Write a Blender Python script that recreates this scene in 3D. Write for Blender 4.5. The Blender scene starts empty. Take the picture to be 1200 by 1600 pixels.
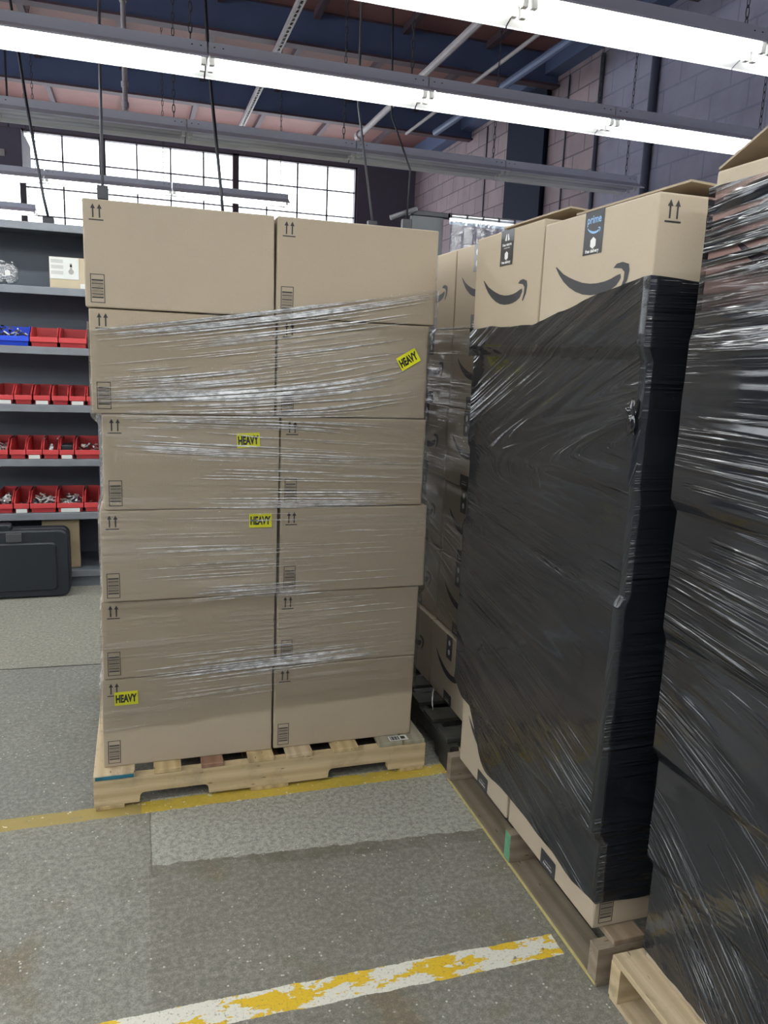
import bpy, bmesh, math, random
from mathutils import Vector, Matrix, noise
from mathutils.geometry import tessellate_polygon
R = random.Random(7)
D = bpy.data
SC = bpy.context.scene
COL = SC.collection
PI = math.pi

# ------------------------------------------------------------------ camera
cam = D.cameras.new('camera'); camo = D.objects.new('camera', cam); COL.objects.link(camo)
F, PITCH, ROLL, YAW, H = 1205.84, 0.199637, 0.041587, 0.311464, 1.58981
cam.sensor_fit = 'VERTICAL'; cam.sensor_height = 24.0; cam.lens = 24.0 * F / 1600; cam.clip_start = 0.02; cam.clip_end = 100
fw = Vector((math.sin(YAW)*math.cos(PITCH), math.cos(YAW)*math.cos(PITCH), -math.sin(PITCH)))
rt = Vector((math.cos(YAW), -math.sin(YAW), 0)); up = rt.cross(fw)
r2 = math.cos(ROLL)*rt + math.sin(ROLL)*up; u2 = -math.sin(ROLL)*rt + math.cos(ROLL)*up
M = Matrix((r2, u2, -fw)).transposed().to_4x4(); M.translation = (0, 0, H); camo.matrix_world = M
SC.camera = camo
# ------------------------------------------------------------------ world, exposure
w = D.worlds.new('world'); SC.world = w; w.use_nodes = True
w.node_tree.nodes['Background'].inputs[0].default_value = (0.93, 0.97, 1, 1)
w.node_tree.nodes['Background'].inputs[1].default_value = 6.0
SC.view_settings.view_transform = 'Standard'; SC.view_settings.look = 'None'
SC.view_settings.gamma = 1; SC.view_settings.use_curve_mapping = False
SC.view_settings.exposure = 0.0
TUBE = 26.0
SC.cycles.use_light_tree = True
SC.cycles.max_bounces = 10; SC.cycles.transparent_max_bounces = 16
SC.cycles.caustics_reflective = False; SC.cycles.caustics_refractive = False
SC.cycles.sample_clamp_indirect = 6.0

# ------------------------------------------------------------------ materials
def nt(name):
    m = D.materials.new(name); m.use_nodes = True
    n = m.node_tree; n.nodes.clear()
    out = n.nodes.new('ShaderNodeOutputMaterial')
    return m, n, out
class NB:
    def __init__(s, name):
        s.m, s.n, s.out = nt(name)
    def node(s, t, **k):
        x = s.n.nodes.new(t)
        for a, b in k.items(): setattr(x, a, b)
        return x
    def link(s, a, b): s.n.links.new(a, b)
    def setin(s, x, **k):
        for a, b in k.items():
            i = x.inputs[a.replace('_', ' ')]
            if hasattr(b, 'links'): s.link(b, i)
            else: i.default_value = b
    def coord(s, kind='Object', scale=(1, 1, 1), rot=(0, 0, 0), loc=(0, 0, 0)):
        if kind == 'World': c = s.node('ShaderNodeNewGeometry').outputs['Position']
        else: c = s.node('ShaderNodeTexCoord').outputs[kind]
        mp = s.node('ShaderNodeMapping'); s.link(c, mp.inputs[0])
        mp.inputs[1].default_value = loc; mp.inputs[2].default_value = rot; mp.inputs[3].default_value = scale
        return mp.outputs[0]
    def noise(s, vec, scale=5, detail=3, rough=.5, dist=0):
        x = s.node('ShaderNodeTexNoise'); s.link(vec, x.inputs['Vector'])
        s.setin(x, Scale=scale, Detail=detail, Roughness=rough, Distortion=dist)
        return x.outputs['Fac']
    def ramp(s, fac, stops):
        x = s.node('ShaderNodeValToRGB'); s.link(fac, x.inputs[0])
        e = x.color_ramp.elements
        while len(e) < len(stops): e.new(0.5)
        for i, (p, c) in enumerate(stops):
            e[i].position = p
            e[i].color = (c, c, c, 1) if not hasattr(c, '__len__') else (*c, 1)
        return x.outputs[0]
    def mix(s, fac, a, b, blend='MIX'):
        x = s.node('ShaderNodeMix', data_type='RGBA', blend_type=blend)
        for i, v in ((0, fac), (6, a), (7, b)):
            if hasattr(v, 'links'): s.link(v, x.inputs[i])
            elif i == 0: x.inputs[0].default_value = v
            else: x.inputs[i].default_value = (*v, 1) if hasattr(v, '__len__') else (v, v, v, 1)
        return x.outputs[2]
    def math(s, op, a, b=0.0, c=0.0):
        x = s.node('ShaderNodeMath', operation=op)
        for i, v in enumerate((a, b, c)):
            if hasattr(v, 'links'): s.link(v, x.inputs[i])
            else: x.inputs[i].default_value = v
        return x.outputs[0]
    def bump(s, h, strength=.3, dist=.001):
        x = s.node('ShaderNodeBump'); s.link(h, x.inputs['Height'])
        x.inputs['Strength'].default_value = strength; x.inputs['Distance'].default_value = dist
        return x.outputs[0]
    def pbr(s, color, rough=.6, metal=0, normal=None, spec=.5, **k):
        p = s.node('ShaderNodeBsdfPrincipled')
        if hasattr(color, 'links'): s.link(color, p.inputs['Base Color'])
        else: p.inputs['Base Color'].default_value = (*color, 1)
        if hasattr(rough, 'links'): s.link(rough, p.inputs['Roughness'])
        else: p.inputs['Roughness'].default_value = rough
        p.inputs['Metallic'].default_value = metal; p.inputs['Specular IOR Level'].default_value = spec
        if normal is not None: s.link(normal, p.inputs['Normal'])
        for a, b in k.items(): p.inputs[a.replace('_', ' ')].default_value = b
        return p.outputs[0]
    def done(s, sh):
        s.link(sh, s.out.inputs[0]); return s.m

def plain(name, col, rough=.5, metal=0, var=.12, scale=12, bump=.15, spec=.5):
    b = NB(name); v = b.coord('Object')
    n = b.noise(v, scale, 4)
    c = b.mix(n, tuple(x*(1-var) for x in col), tuple(min(1, x*(1+var)) for x in col))
    return b.done(b.pbr(c, rough, metal, b.bump(n, bump, .002), spec))

def cardboard(name, col):
    b = NB(name); v = b.coord('Object')
    big = b.noise(v, 3, 4, .6)
    fib = b.noise(b.coord('Object', (60, 60, 420)), 1, 3, .6)
    speck = b.noise(v, 260, 2, .7)
    c = b.mix(big, tuple(x*.93 for x in col), tuple(x*1.06 for x in col))
    c = b.mix(b.math('MULTIPLY', fib, .22), c, tuple(x*.72 for x in col))
    c = b.mix(b.ramp(speck, [(.62, 0), (.75, .35)]), c, tuple(x*.6 for x in col))
    # faint vertical flute lines
    fl = b.node('ShaderNodeTexWave', wave_type='BANDS', bands_direction='X'); b.link(b.coord('Object', (1, 1, 0)), fl.inputs[0])
    fl.inputs['Scale'].default_value = 40; fl.inputs['Distortion'].default_value = .4
    h = b.math('ADD', b.math('MULTIPLY', fl.outputs['Fac'], .04), b.math('ADD', b.math('MULTIPLY', fib, .3), big))
    return b.done(b.pbr(c, .72, 0, b.bump(h, .35, .003), .3))

def wood(name, col, axis='X', dark=.6, seed=0):
    b = NB(name)
    sc = {'X': (1.2, 16, 16), 'Y': (16, 1.2, 16)}[axis]
    sc2 = {'X': (4, 160, 160), 'Y': (160, 4, 160)}[axis]
    v = b.coord('World', sc, loc=(seed, seed*1.7, seed*.3))
    g = b.noise(v, 1.6, 3, .6, 1.5)
    rings = b.node('ShaderNodeTexWave', wave_type='BANDS', bands_direction='Z' if axis == 'X' else 'X'); b.link(v, rings.inputs[0])
    b.setin(rings, Scale=.45, Distortion=5.0, Detail=2.0)
    f = b.noise(b.coord('World', sc2), 1, 3, .65)
    c = b.mix(b.math('MULTIPLY', rings.outputs['Fac'], .8), col, tuple(x*dark for x in (col[0], col[1]*.92, col[2]*.8)))
    c = b.mix(b.ramp(g, [(.35, 0), (.75, .55)]), c, tuple(x*dark for x in col))
    c = b.mix(b.math('MULTIPLY', f, .55), c, tuple(x*.5 for x in col))
    dirt = b.noise(b.coord('World', (1, 1, 1)), 7, 5, .65)
    c = b.mix(b.ramp(dirt, [(.5, 0), (.75, .5)]), c, (.12, .10, .075))
    vo = b.node('ShaderNodeTexVoronoi'); b.link(b.coord('World', {'X': (2.2, 9, 9), 'Y': (9, 2.2, 9)}[axis], loc=(seed, 0, 0)), vo.inputs[0])
    c = b.mix(b.ramp(vo.outputs['Distance'], [(.06, .8), (.12, 0)]), c, (.09, .05, .025))
    return b.done(b.pbr(c, .75, 0, b.bump(b.math('ADD', f, g), .5, .002), .3))

CB = [cardboard('kraft_board_%d' % i, c) for i, c in enumerate([(.445, .370, .275), (.43, .355, .258), (.46, .385, .288)])]
CBIN = cardboard('kraft_board_inner', (.36, .29, .21))
INK = plain('black_print', (.028, .028, .032), .6, 0, .25, 60, .05)
TAPE = plain('black_tape', (.03, .031, .036), .28, 0, .2, 20, .2)
TAPEW = plain('white_print', (.75, .76, .74), .4, 0, .05)
TAPEB = plain('blue_print', (.22, .42, .68), .4, 0, .05)
YEL = plain('yellow_label', (.80, .80, .02), .4, 0, .06)
LBLK = plain('label_black', (.02, .02, .02), .4)
WHITE = plain('white_paper', (.72, .73, .70), .6, 0, .06)

def wrap_black(name, col, rough=.22, thin=False):
    """opaque stretch film, wrinkles follow the UV flow"""
    b = NB(name)
    def uvn(sx, sy, off=0, det=2):
        return b.noise(b.coord('UV', (sx, sy, 1), loc=(off, off*.7, 0)), 1, det, .55, .1)
    m = b.ramp(uvn(1.8, 5.0, 3, 3), [(.43, 0), (.57, 1)])
    a = b.ramp(uvn(.9, 48, 0, 2), [(.50, 0), (.64, 1)])
    c2 = b.ramp(uvn(2.0, 120, 5, 2), [(.52, 0), (.66, 1)])
    lo = uvn(3, 5, 9, 2)
    h = b.math('ADD', b.math('MULTIPLY', b.math('MULTIPLY', a, m), 1.1), b.math('MULTIPLY', b.math('MULTIPLY', c2, b.math('ADD', m, .06)), .42))
    h = b.math('ADD', h, b.math('MULTIPLY', lo, 1.0))
    nrm = b.bump(h, .9, .0040)
    c = b.mix(b.ramp(uvn(4, 6, 12, 5), [(.35, 0), (.8, 1)]), col, tuple(min(1, x*1.6) for x in (col[0]*1.05, col[1], col[2]*.9)))
    sh = b.pbr(c, rough, 0, nrm, .5, Coat_Weight=.45, Coat_Roughness=.05)
    if thin:
        holes = b.ramp(uvn(1.0, 34, 20, 3), [(.46, 0), (.53, 1)])
        hz = b.node('ShaderNodeSeparateXYZ'); b.link(b.node('ShaderNodeNewGeometry').outputs['Position'], hz.inputs[0])
        up_ = b.node('ShaderNodeMapRange'); b.link(hz.outputs[2], up_.inputs[0])
        up_.inputs[1].default_value = 1.66; up_.inputs[2].default_value = 1.82
        fac = b.math('MULTIPLY', b.math('MULTIPLY', holes, up_.outputs[0]), .85)
        tr = b.node('ShaderNodeBsdfTransparent'); tr.inputs[0].default_value = (.86, .74, .80, 1)
        mx = b.node('ShaderNodeMixShader'); b.link(fac, mx.inputs[0]); b.link(sh, mx.inputs[1]); b.link(tr.outputs[0], mx.inputs[2])
        sh = mx.outputs[0]
    return b.done(sh)

def wrap_clear(name):
    b = NB(name)
    def uvn(sx, sy, off=0, det=2):
        return b.noise(b.coord('UV', (sx, sy, 1), loc=(off, off*.7, 0)), 1, det, .55, .1)
    m = b.ramp(uvn(1.6, 6, 3, 3), [(.44, 0), (.60, 1)])
    a = b.ramp(uvn(1.3, 70, 0, 2), [(.46, 0), (.60, 1)])
    c2 = b.ramp(uvn(3, 170, 5, 2), [(.5, 0), (.62, 1)])
    h = b.math('ADD', b.math('MULTIPLY', a, m), b.math('MULTIPLY', b.math('MULTIPLY', c2, m), .4))
    nrm = b.bump(h, 1.0, .0035)
    gl = b.node('ShaderNodeBsdfGlossy'); gl.inputs['Roughness'].default_value = .16; b.link(nrm, gl.inputs['Normal'])
    tr = b.node('ShaderNodeBsdfTransparent'); tr.inputs[0].default_value = (1, 1, 1, 1)
    fr = b.node('ShaderNodeFresnel'); fr.inputs[0].default_value = 1.45; b.link(nrm, fr.inputs['Normal'])
    fac = b.math('MINIMUM', b.math('MULTIPLY', fr.outputs[0], .8), .5)
    m1 = b.node('ShaderNodeMixShader'); b.link(fac, m1.inputs[0]); b.link(tr.outputs[0], m1.inputs[1]); b.link(gl.outputs[0], m1.inputs[2])
    # bunched film is milky
    df = b.node('ShaderNodeBsdfTranslucent'); df.inputs[0].default_value = (.8, .8, .82, 1)
    dd = b.node('ShaderNodeBsdfDiffuse'); dd.inputs[0].default_value = (.75, .75, .77, 1)
    ad = b.node('ShaderNodeMixShader'); ad.inputs[0].default_value = .6; b.link(df.outputs[0], ad.inputs[1]); b.link(dd.outputs[0], ad.inputs[2])
    milk = b.math('MULTIPLY', b.math('MULTIPLY', a, m), .16)
    m2 = b.node('ShaderNodeMixShader'); b.link(milk, m2.inputs[0]); b.link(m1.outputs[0], m2.inputs[1]); b.link(ad.outputs[0], m2.inputs[2])
    return b.done(m2.outputs[0])

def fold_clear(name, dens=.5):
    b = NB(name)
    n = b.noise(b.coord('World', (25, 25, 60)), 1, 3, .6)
    p = b.pbr((.93, .94, .96), .2, 0, None, .8)  # whitish bunched film; the white also stands in for lamp glints
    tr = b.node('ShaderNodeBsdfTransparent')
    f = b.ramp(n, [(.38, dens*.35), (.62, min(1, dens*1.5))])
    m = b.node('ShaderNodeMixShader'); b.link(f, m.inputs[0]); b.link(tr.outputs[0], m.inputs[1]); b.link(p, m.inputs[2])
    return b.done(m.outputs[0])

WB = wrap_black('black_stretch_film', (.0105, .0125, .0165), .12)
WB2 = wrap_black('black_stretch_film_thin', (.0115, .013, .0165), .12, True)
WC = wrap_clear('clear_stretch_film')
FOLD = fold_clear('clear_folds_and_glints', .95)
FOLDB = plain('black_film_folds', (.014, .014, .016), .09, 0, .3, 40, .2, .8)

GALV = plain('painted_fixture_steel', (.74, .78, .86), .45, .1, .08, 5)
HOODIN = plain('white_enamel', (.8, .81, .8), .3, 0, .03)
SOCK = plain('lamp_socket_plastic', (.7, .7, .68), .4)
DARKMET = plain('dark_iron', (.035, .036, .042), .5, .3, .2)
RODM = plain('grey_conduit', (.22, .22, .24), .4, .6)
PIPEM = plain('old_white_pipe', (.40, .36, .37), .6, 0, .2)
SHELF = plain('grey_shelf_enamel', (.15, .172, .205), .42, .1, .12, 6)
SHLIP = plain('worn_shelf_lip', (.20, .215, .24), .45, .2, .25, 9)
RED = plain('red_plastic', (.55, .055, .06), .38, 0, .12, 8)
BLUE = plain('blue_plastic', (.02, .07, .62), .38, 0, .1, 8)
BLKP = plain('black_case_plastic', (.010, .014, .020), .45, 0, .2, 90, .3)
STEEL = plain('zinc_fastener', (.75, .75, .74), .3, .5, .3, 60)
DSTEEL = plain('dark_fastener', (.12, .12, .13), .35, .8, .3, 60)
BOOTH = plain('grey_booth_panel', (.10, .105, .115), .6)
ALU = plain('aluminium_rail', (.75, .77, .8), .25, .9, .05)
_b = NB('lamp_tube_glow'); _e = _b.node('ShaderNodeEmission'); _e.inputs[0].default_value = (.97, 1, .985, 1); _e.inputs[1].default_value = TUBE
TUBEM = _b.done(_e.outputs[0])
TUBEOFF = plain('lamp_tube_unlit', (.62, .63, .66), .25, 0, .03)
def clearplastic(name, fac=.25, tint=(.93, .95, .97)):
    b = NB(name); n = b.noise(b.coord('Object'), 14, 4, .6, 1.0)
    nr = b.bump(n, 1.0, .02)
    g = b.node('ShaderNodeBsdfGlossy'); g.inputs['Roughness'].default_value = .12; b.link(nr, g.inputs['Normal'])
    t = b.node('ShaderNodeBsdfTransparent'); t.inputs[0].default_value = (*tint, 1)
    m = b.node('ShaderNodeMixShader'); m.inputs[0].default_value = fac; b.link(t.outputs[0], m.inputs[1]); b.link(g.outputs[0], m.inputs[2])
    return b.done(m.outputs[0])
PBAG = clearplastic('clear_bag_plastic', .22)
STRIPM = clearplastic('curtain_vinyl', .22, (.55, .62, .70))
GLASS = clearplastic('window_glass', .05, (.98, .99, 1))

# floor --------------------------------------------------------------
def floor_mat():
    b = NB('worn_concrete')
    g = b.node('ShaderNodeNewGeometry'); P = g.outputs['Position']
    sp = b.node('ShaderNodeSeparateXYZ'); b.link(P, sp.inputs[0]); X, Y = sp.outputs[0], sp.outputs[1]
    W = lambda sc, d=4, r=.6, dist=0, loc=(0, 0, 0): b.noise(b.coord('World', loc=loc), sc, d, r, dist)
    n1 = W(1.6, 5, .6); n2 = W(9, 5, .7, .4); n3 = W(60, 4, .7); n4 = W(260, 2, .6)
    wob = b.math('MULTIPLY', b.math('SUBTRACT', W(14, 5, .65), .5), .05)
    Xw = b.math('ADD', X, b.math('MULTIPLY', wob, .25)); Yw = b.math('ADD', Y, wob)
    def lt(a, v): return b.math('LESS_THAN', a, v)
    def gt(a, v): return b.math('GREATER_THAN', a, v)
    def mul(*a):
        r = a[0]
        for q in a[1:]: r = b.math('MULTIPLY', r, q)
        return r
    base = b.mix(n1, (.215, .21, .178), (.32, .315, .272))
    base = b.mix(b.ramp(n2, [(.4, 0), (.75, .6)]), base, (.33, .325, .285))
    base = b.mix(b.ramp(n2, [(.25, .5), (.45, 0)]), base, (.13, .122, .10))
    # cleaner rectangle of slab beside the pallet, stained darker slab in front
    edge = b.math('ADD', 2.245, b.math('MULTIPLY', X, -.07))
    front = lt(Yw, edge)
    clean = mul(gt(Xw, .01), gt(Yw, edge), lt(Y, 2.62))
    base = b.mix(b.math('MULTIPLY', clean, .85), base, (.47, .47, .41))
    dk = mul(gt(Xw, .0), front, lt(X, 1.2))
    base = b.mix(mul(dk, b.ramp(n1, [(.3, .5), (.8, .2)])), base, (.15, .135, .10))
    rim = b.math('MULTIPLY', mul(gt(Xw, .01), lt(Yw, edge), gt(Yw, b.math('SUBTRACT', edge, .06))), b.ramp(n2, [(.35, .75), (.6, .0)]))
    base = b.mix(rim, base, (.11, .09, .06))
    # rusty brown blotches
    st = b.ramp(W(2.6, 5, .6, .6, (4, 1, 0)), [(.56, 0), (.68, .55)])
    base = b.mix(mul(st, front), base, (.17, .115, .045))
    # far slab beyond the joint is lighter, the bay by the rack browner
    far = gt(b.math('ADD', Y, b.math('MULTIPLY', wob, .3)), 3.93)
    base = b.mix(b.math('MULTIPLY', far, .6), base, b.mix(n2, (.28, .27, .22), (.42, .41, .35)))
    near3 = mul(lt(Y, 3.93), gt(Y, 2.56), lt(X, -.1))
    base = b.mix(b.math('MULTIPLY', near3, .55), base, b.mix(n2, (.155, .165, .16), (.25, .26, .25)))
    base = b.mix(b.ramp(n3, [(.38, .55), (.56, 0)]), base, (.11, .103, .088))
    base = b.mix(b.ramp(n4, [(.36, .5), (.54, 0)]), base, (.10, .095, .08))
    base = b.mix(b.ramp(n3, [(.54, 0), (.70, .28)]), base, (.44, .43, .37))
    base = b.mix(b.ramp(n4, [(.58, 0), (.72, .25)]), base, (.48, .47, .41))
    # pale flecks and scratches
    vo = b.node('ShaderNodeTexVoronoi'); b.link(b.coord('World', (1, 1, 0)), vo.inputs[0]); vo.inputs['Scale'].default_value = 42
    fl = mul(b.ramp(vo.outputs['Distance'], [(.09, 1), (.15, 0)]), b.ramp(W(5, 2), [(.42, 0), (.55, 1)]))
    base = b.mix(b.math('MULTIPLY', fl, .8), base, (.66, .64, .56))
    sc = b.ramp(b.noise(b.coord('World', (55, 8, 1), (0, 0, .6)), 1, 4, .6, .5), [(.70, 0), (.76, .5)])
    base = b.mix(sc, base, (.36, .35, .31))
    sc = b.ramp(b.noise(b.coord('World', (9, 70, 1), (0, 0, .25), (3, 0, 0)), 1, 4, .6, .5), [(.70, 0), (.76, .5)])
    base = b.mix(sc, base, (.34, .33, .30))
    # joints
    def near(a, c, wd): return lt(b.math('ABSOLUTE', b.math('SUBTRACT', a, c)), wd)
    j1 = mul(near(Xw, .008, .003), lt(Y, 2.62), gt(Y, 2.2))
    j2 = near(b.math('ADD', b.math('ADD', Y, b.math('MULTIPLY', X, .05)), b.math('MULTIPLY', wob, .2)), 3.915, .006)
    base = b.mix(b.math('MAXIMUM', b.math('MULTIPLY', j1, .4), j2), base, (.045, .04, .033))
    # yellow lines
    y1 = b.math('ADD', 2.575, b.math('MULTIPLY', wob, .35))
    ch = b.noise(b.coord('World', (1, 1, 1)), 22, 6, .72)
    ch2 = W(120, 4, .7)
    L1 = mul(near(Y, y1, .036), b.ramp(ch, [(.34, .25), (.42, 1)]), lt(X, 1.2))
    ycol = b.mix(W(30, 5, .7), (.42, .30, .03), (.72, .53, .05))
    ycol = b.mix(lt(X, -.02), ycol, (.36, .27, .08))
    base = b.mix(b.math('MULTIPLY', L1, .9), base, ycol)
    base = b.mix(mul(near(Y, y1, .038), b.ramp(W(34, 3, .6, 0, (7, 0, 0)), [(.64, 0), (.66, .9)])), base, (.70, .66, .5))
    y2 = b.math('ADD', 1.638, b.math('ADD', b.math('MULTIPLY', wob, .4), b.math('MULTIPLY', X, -.012)))
    L2 = mul(near(Y, y2, .040), b.ramp(ch, [(.33, 0), (.37, 1)]), lt(Xw, 1.085))
    yw = b.ramp(b.noise(b.coord('World', (1, 2.2, 1), loc=(5, 0, 0)), 6.5, 5, .65), [(.52, 0), (.535, 1)])
    c2 = b.mix(yw, b.mix(ch2, (.68, .66, .56), (.85, .84, .74)), b.mix(ch2, (.62, .40, .02), (.80, .54, .04)))
    c2 = b.mix(b.ramp(ch2, [(.36, .6), (.42, 0)]), c2, (.2, .18, .13))
    base = b.mix(L2, base, c2)
    h = b.math('ADD', b.math('ADD', b.math('MULTIPLY', n3, .5), b.math('MULTIPLY', n2, .8)), b.math('ADD', b.math('MULTIPLY', L2, .4), b.math('MULTIPLY', n4, .2)))
    h = b.math('SUBTRACT', h, b.math('MULTIPLY', j2, 2.5))
    rough = b.ramp(n2, [(.3, .42), (.7, .68)])
    return b.done(b.pbr(base, rough, 0, b.bump(h, .5, .003), .4))

def block_mat():
    b = NB('painted_block_wall')
    g = b.node('ShaderNodeNewGeometry'); sp = b.node('ShaderNodeSeparateXYZ'); b.link(g.outputs['Position'], sp.inputs[0])
    cb = b.node('ShaderNodeCombineXYZ'); b.link(b.math('ADD', sp.outputs[1], sp.outputs[0]), cb.inputs[0]); b.link(sp.outputs[2], cb.inputs[1])
    br = b.node('ShaderNodeTexBrick'); b.link(cb.outputs[0], br.inputs[0])
    b.setin(br, Scale=1.0, Mortar_Size=.008, Mortar_Smooth=.3, Bias=0.0, Brick_Width=.41, Row_Height=.205)
    br.inputs['Color1'].default_value = (.36, .275, .295, 1); br.inputs['Color2'].default_value = (.30, .235, .26, 1); br.inputs['Mortar'].default_value = (.16, .13, .15, 1)
    y = sp.outputs[1]
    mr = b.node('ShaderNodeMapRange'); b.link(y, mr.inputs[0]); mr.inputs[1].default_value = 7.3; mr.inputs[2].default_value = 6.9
    n = b.noise(b.coord('World'), 3, 4, .6)
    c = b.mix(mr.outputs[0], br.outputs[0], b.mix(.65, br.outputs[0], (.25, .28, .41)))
    c = b.mix(b.ramp(n, [(.4, 0), (.8, .4)]), c, (.10, .085, .10))
    hh = b.math('ADD', br.outputs['Fac'], b.math('MULTIPLY', n, -.5))
    return b.done(b.pbr(c, .75, 0, b.bump(hh, .6, -.006), .3))
BLOCK = block_mat()
WALLD = plain('dark_painted_wall', (.10, .09, .125), .7)
DECKM = plain('reddish_roof_deck', (.27, .13, .12), .7, 0, .18, 3)
BEAMM = plain('haze_blue_steel', (.10, .135, .25), .6, 0, .2, 3)  # dark steel; blue lens haze near the lamps put into the colour
FLANGE = plain('dusty_flange', (.10, .065, .08), .7)
COLM = plain('dark_column_paint', (.016, .022, .042), .8, spec=.15)
CONDM = plain('dull_wall_conduit', (.10, .11, .16), .6)
FRAMEM = plain('window_steel', (.06, .05, .06), .6)

# ------------------------------------------------------------------ mesh builder
class MB:
    def __init__(s): s.v = []; s.f = []; s.m = []; s.uv = None
    def add(s, vs, fs, mi=0):
        o = len(s.v); s.v += [tuple(p) for p in vs]; s.f += [tuple(i+o for i in f) for f in fs]; s.m += [mi]*len(fs); return s
    def box(s, x0, x1, y0, y1, z0, z1, mi=0):
        return s.add([(x0, y0, z0), (x1, y0, z0), (x1, y1, z0), (x0, y1, z0), (x0, y0, z1), (x1, y0, z1), (x1, y1, z1), (x0, y1, z1)],
                     [(0, 3, 2, 1), (4, 5, 6, 7), (0, 1, 5, 4), (1, 2, 6, 5), (2, 3, 7, 6), (3, 0, 4, 7)], mi)
    def bbox(s, x0, x1, y0, y1, z0, z1, r=.002, mi=0):
        bm = bmesh.new(); bmesh.ops.create_cube(bm, size=1)
        for v in bm.verts: v.co = Vector((x0+(v.co.x+.5)*(x1-x0), y0+(v.co.y+.5)*(y1-y0), z0+(v.co.z+.5)*(z1-z0)))
        bmesh.ops.bevel(bm, geom=bm.edges[:], offset=r, segments=2, affect='EDGES', profile=.5)
        return s.frombm(bm, mi)
    def frombm(s, bm, mi=0):
        bm.verts.index_update()
        s.add([v.co for v in bm.verts], [[v.index for v in f.verts] for f in bm.faces], mi); bm.free(); return s
    def tube(s, pts, r, n=8, mi=0, cap=True, flat=1.0):
        pts = [Vector(p) for p in pts]; vs = []; fs = []
        rr = r if hasattr(r, '__len__') else [r]*len(pts)
        ref = None
        for i, p in enumerate(pts):
            t = (pts[min(i+1, len(pts)-1)]-pts[max(i-1, 0)]).normalized()
            if ref is None:
                ref = Vector((0, 0, 1)) if abs(t.z) < .9 else Vector((1, 0, 0))
            a = (ref - t*ref.dot(t)).normalized(); ref = a; c = t.cross(a)
            for k in range(n):
                q = 2*PI*k/n; vs.append(p+a*math.cos(q)*rr[i]+c*math.sin(q)*rr[i]*flat)
        for i in range(len(pts)-1):
            for k in range(n):
                k2 = (k+1) % n; fs.append((i*n+k, i*n+k2, (i+1)*n+k2, (i+1)*n+k))
        if cap: fs.append(tuple(range(n-1, -1, -1))); fs.append(tuple((len(pts)-1)*n+k for k in range(n)))
        return s.add(vs, fs, mi)
    def sheet(s, grid, mi=0, closed=False):
        """grid[i][j] points -> quads"""
        n, m = len(grid), len(grid[0]); vs = [p for r in grid for p in r]
        fs = [(i*m+j, i*m+(j+1), (i+1)*m+(j+1), (i+1)*m+j) for i in range(n-1) for j in range(m-1)]
        return s.add(vs, fs, mi)
    def build(s, name, mats, parent=None, xf=None, smooth=False, uv=None):
        me = D.meshes.new(name)
        vs = [xf(Vector(p)) for p in s.v] if xf else s.v
        me.from_pydata(vs, [], s.f); me.update()
        if not hasattr(mats, '__len__'): mats = [mats]
        for m in mats: me.materials.append(m)
        me.polygons.foreach_set('material_index', s.m)
        if smooth: me.polygons.foreach_set('use_smooth', [True]*len(s.f))
        if uv:
            l = me.uv_layers.new(name='UVMap'); co = []
            for lp in me.loops: co += uv[lp.vertex_index]
            l.data.foreach_set('uv', co)
        o = D.objects.new(name, me); COL.objects.link(o)
        if parent: o.parent = parent
        return o
def tag(o, label=None, cat=None, group=None, kind=None):
    if label: o['label'] = label
    if cat: o['category'] = cat
    if group: o['group'] = group
    if kind: o['kind'] = kind
    return o
def thing(name, loc, label, cat, group=None, rz=0):
    o = D.objects.new(name, None); o.empty_display_size = .05; COL.objects.link(o); o.location = loc; o.rotation_euler = (0, 0, rz)
    return tag(o, label, cat, group)
def copy_thing(root, loc, label=None):
    def rec(o, par):
        c = o.copy(); COL.objects.link(c); c.parent = par
        for ch in o.children: rec(ch, c)
        return c
    c = rec(root, None); c.location = loc
    if label: c['label'] = label
    return c
def struct(mb, name, m): return tag(mb.build(name, m), kind='structure')

_tc = {}
def text2d(s, size=1.0, bold=0.0, sx=1.0):
    k = (s, bold)
    if k not in _tc:
        c = D.curves.new('t', 'FONT'); c.body = s; c.offset = bold; c.align_x = 'CENTER'; c.align_y = 'CENTER'; c.resolution_u = 3
        o = D.objects.new('t', c); COL.objects.link(o)
        dg = bpy.context.evaluated_depsgraph_get(); dg.update()
        me = o.evaluated_get(dg).to_mesh()
        vs = [(v.co.x, v.co.y) for v in me.vertices]; fs = [tuple(p.vertices) for p in me.polygons]
        o.evaluated_get(dg).to_mesh_clear(); D.objects.remove(o); D.curves.remove(c)
        x0 = min(v[0] for v in vs); x1 = max(v[0] for v in vs); y0 = min(v[1] for v in vs); y1 = max(v[1] for v in vs)
        _tc[k] = ([((v[0]-(x0+x1)/2)/(x1-x0), (v[1]-(y0+y1)/2)/(x1-x0)) for v in vs], fs)
    vs, fs = _tc[k]
    return [(v[0]*size*sx, v[1]*size) for v in vs], fs
def decal(mb, pts, faces, fn, a, b, off, mi, rot=0, panel_a=1):
    c, s = math.cos(rot), math.sin(rot)
    mb.add([fn(a+x*c-y*s, b+x*s+y*c, off) for x, y in pts], faces, mi)
def poly(mb, pts, fn, off, mi):
    """fill a 2D outline via triangulation"""
    tr = tessellate_polygon([[Vector((x, y, 0)) for x, y in pts]])
    mb.add([fn(x, y, off) for x, y in pts], [tuple(t) for t in tr], mi)
def rect(mb, fn, a0, a1, b0, b1, off, mi, n=1):
    for i in range(n):
        t0 = b0+(b1-b0)*i/n; t1 = b0+(b1-b0)*(i+1)/n
        mb.add([fn(a0, t0, off), fn(a1, t0, off), fn(a1, t1, off), fn(a0, t1, off)], [(0, 1, 2, 3)], mi)

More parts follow.
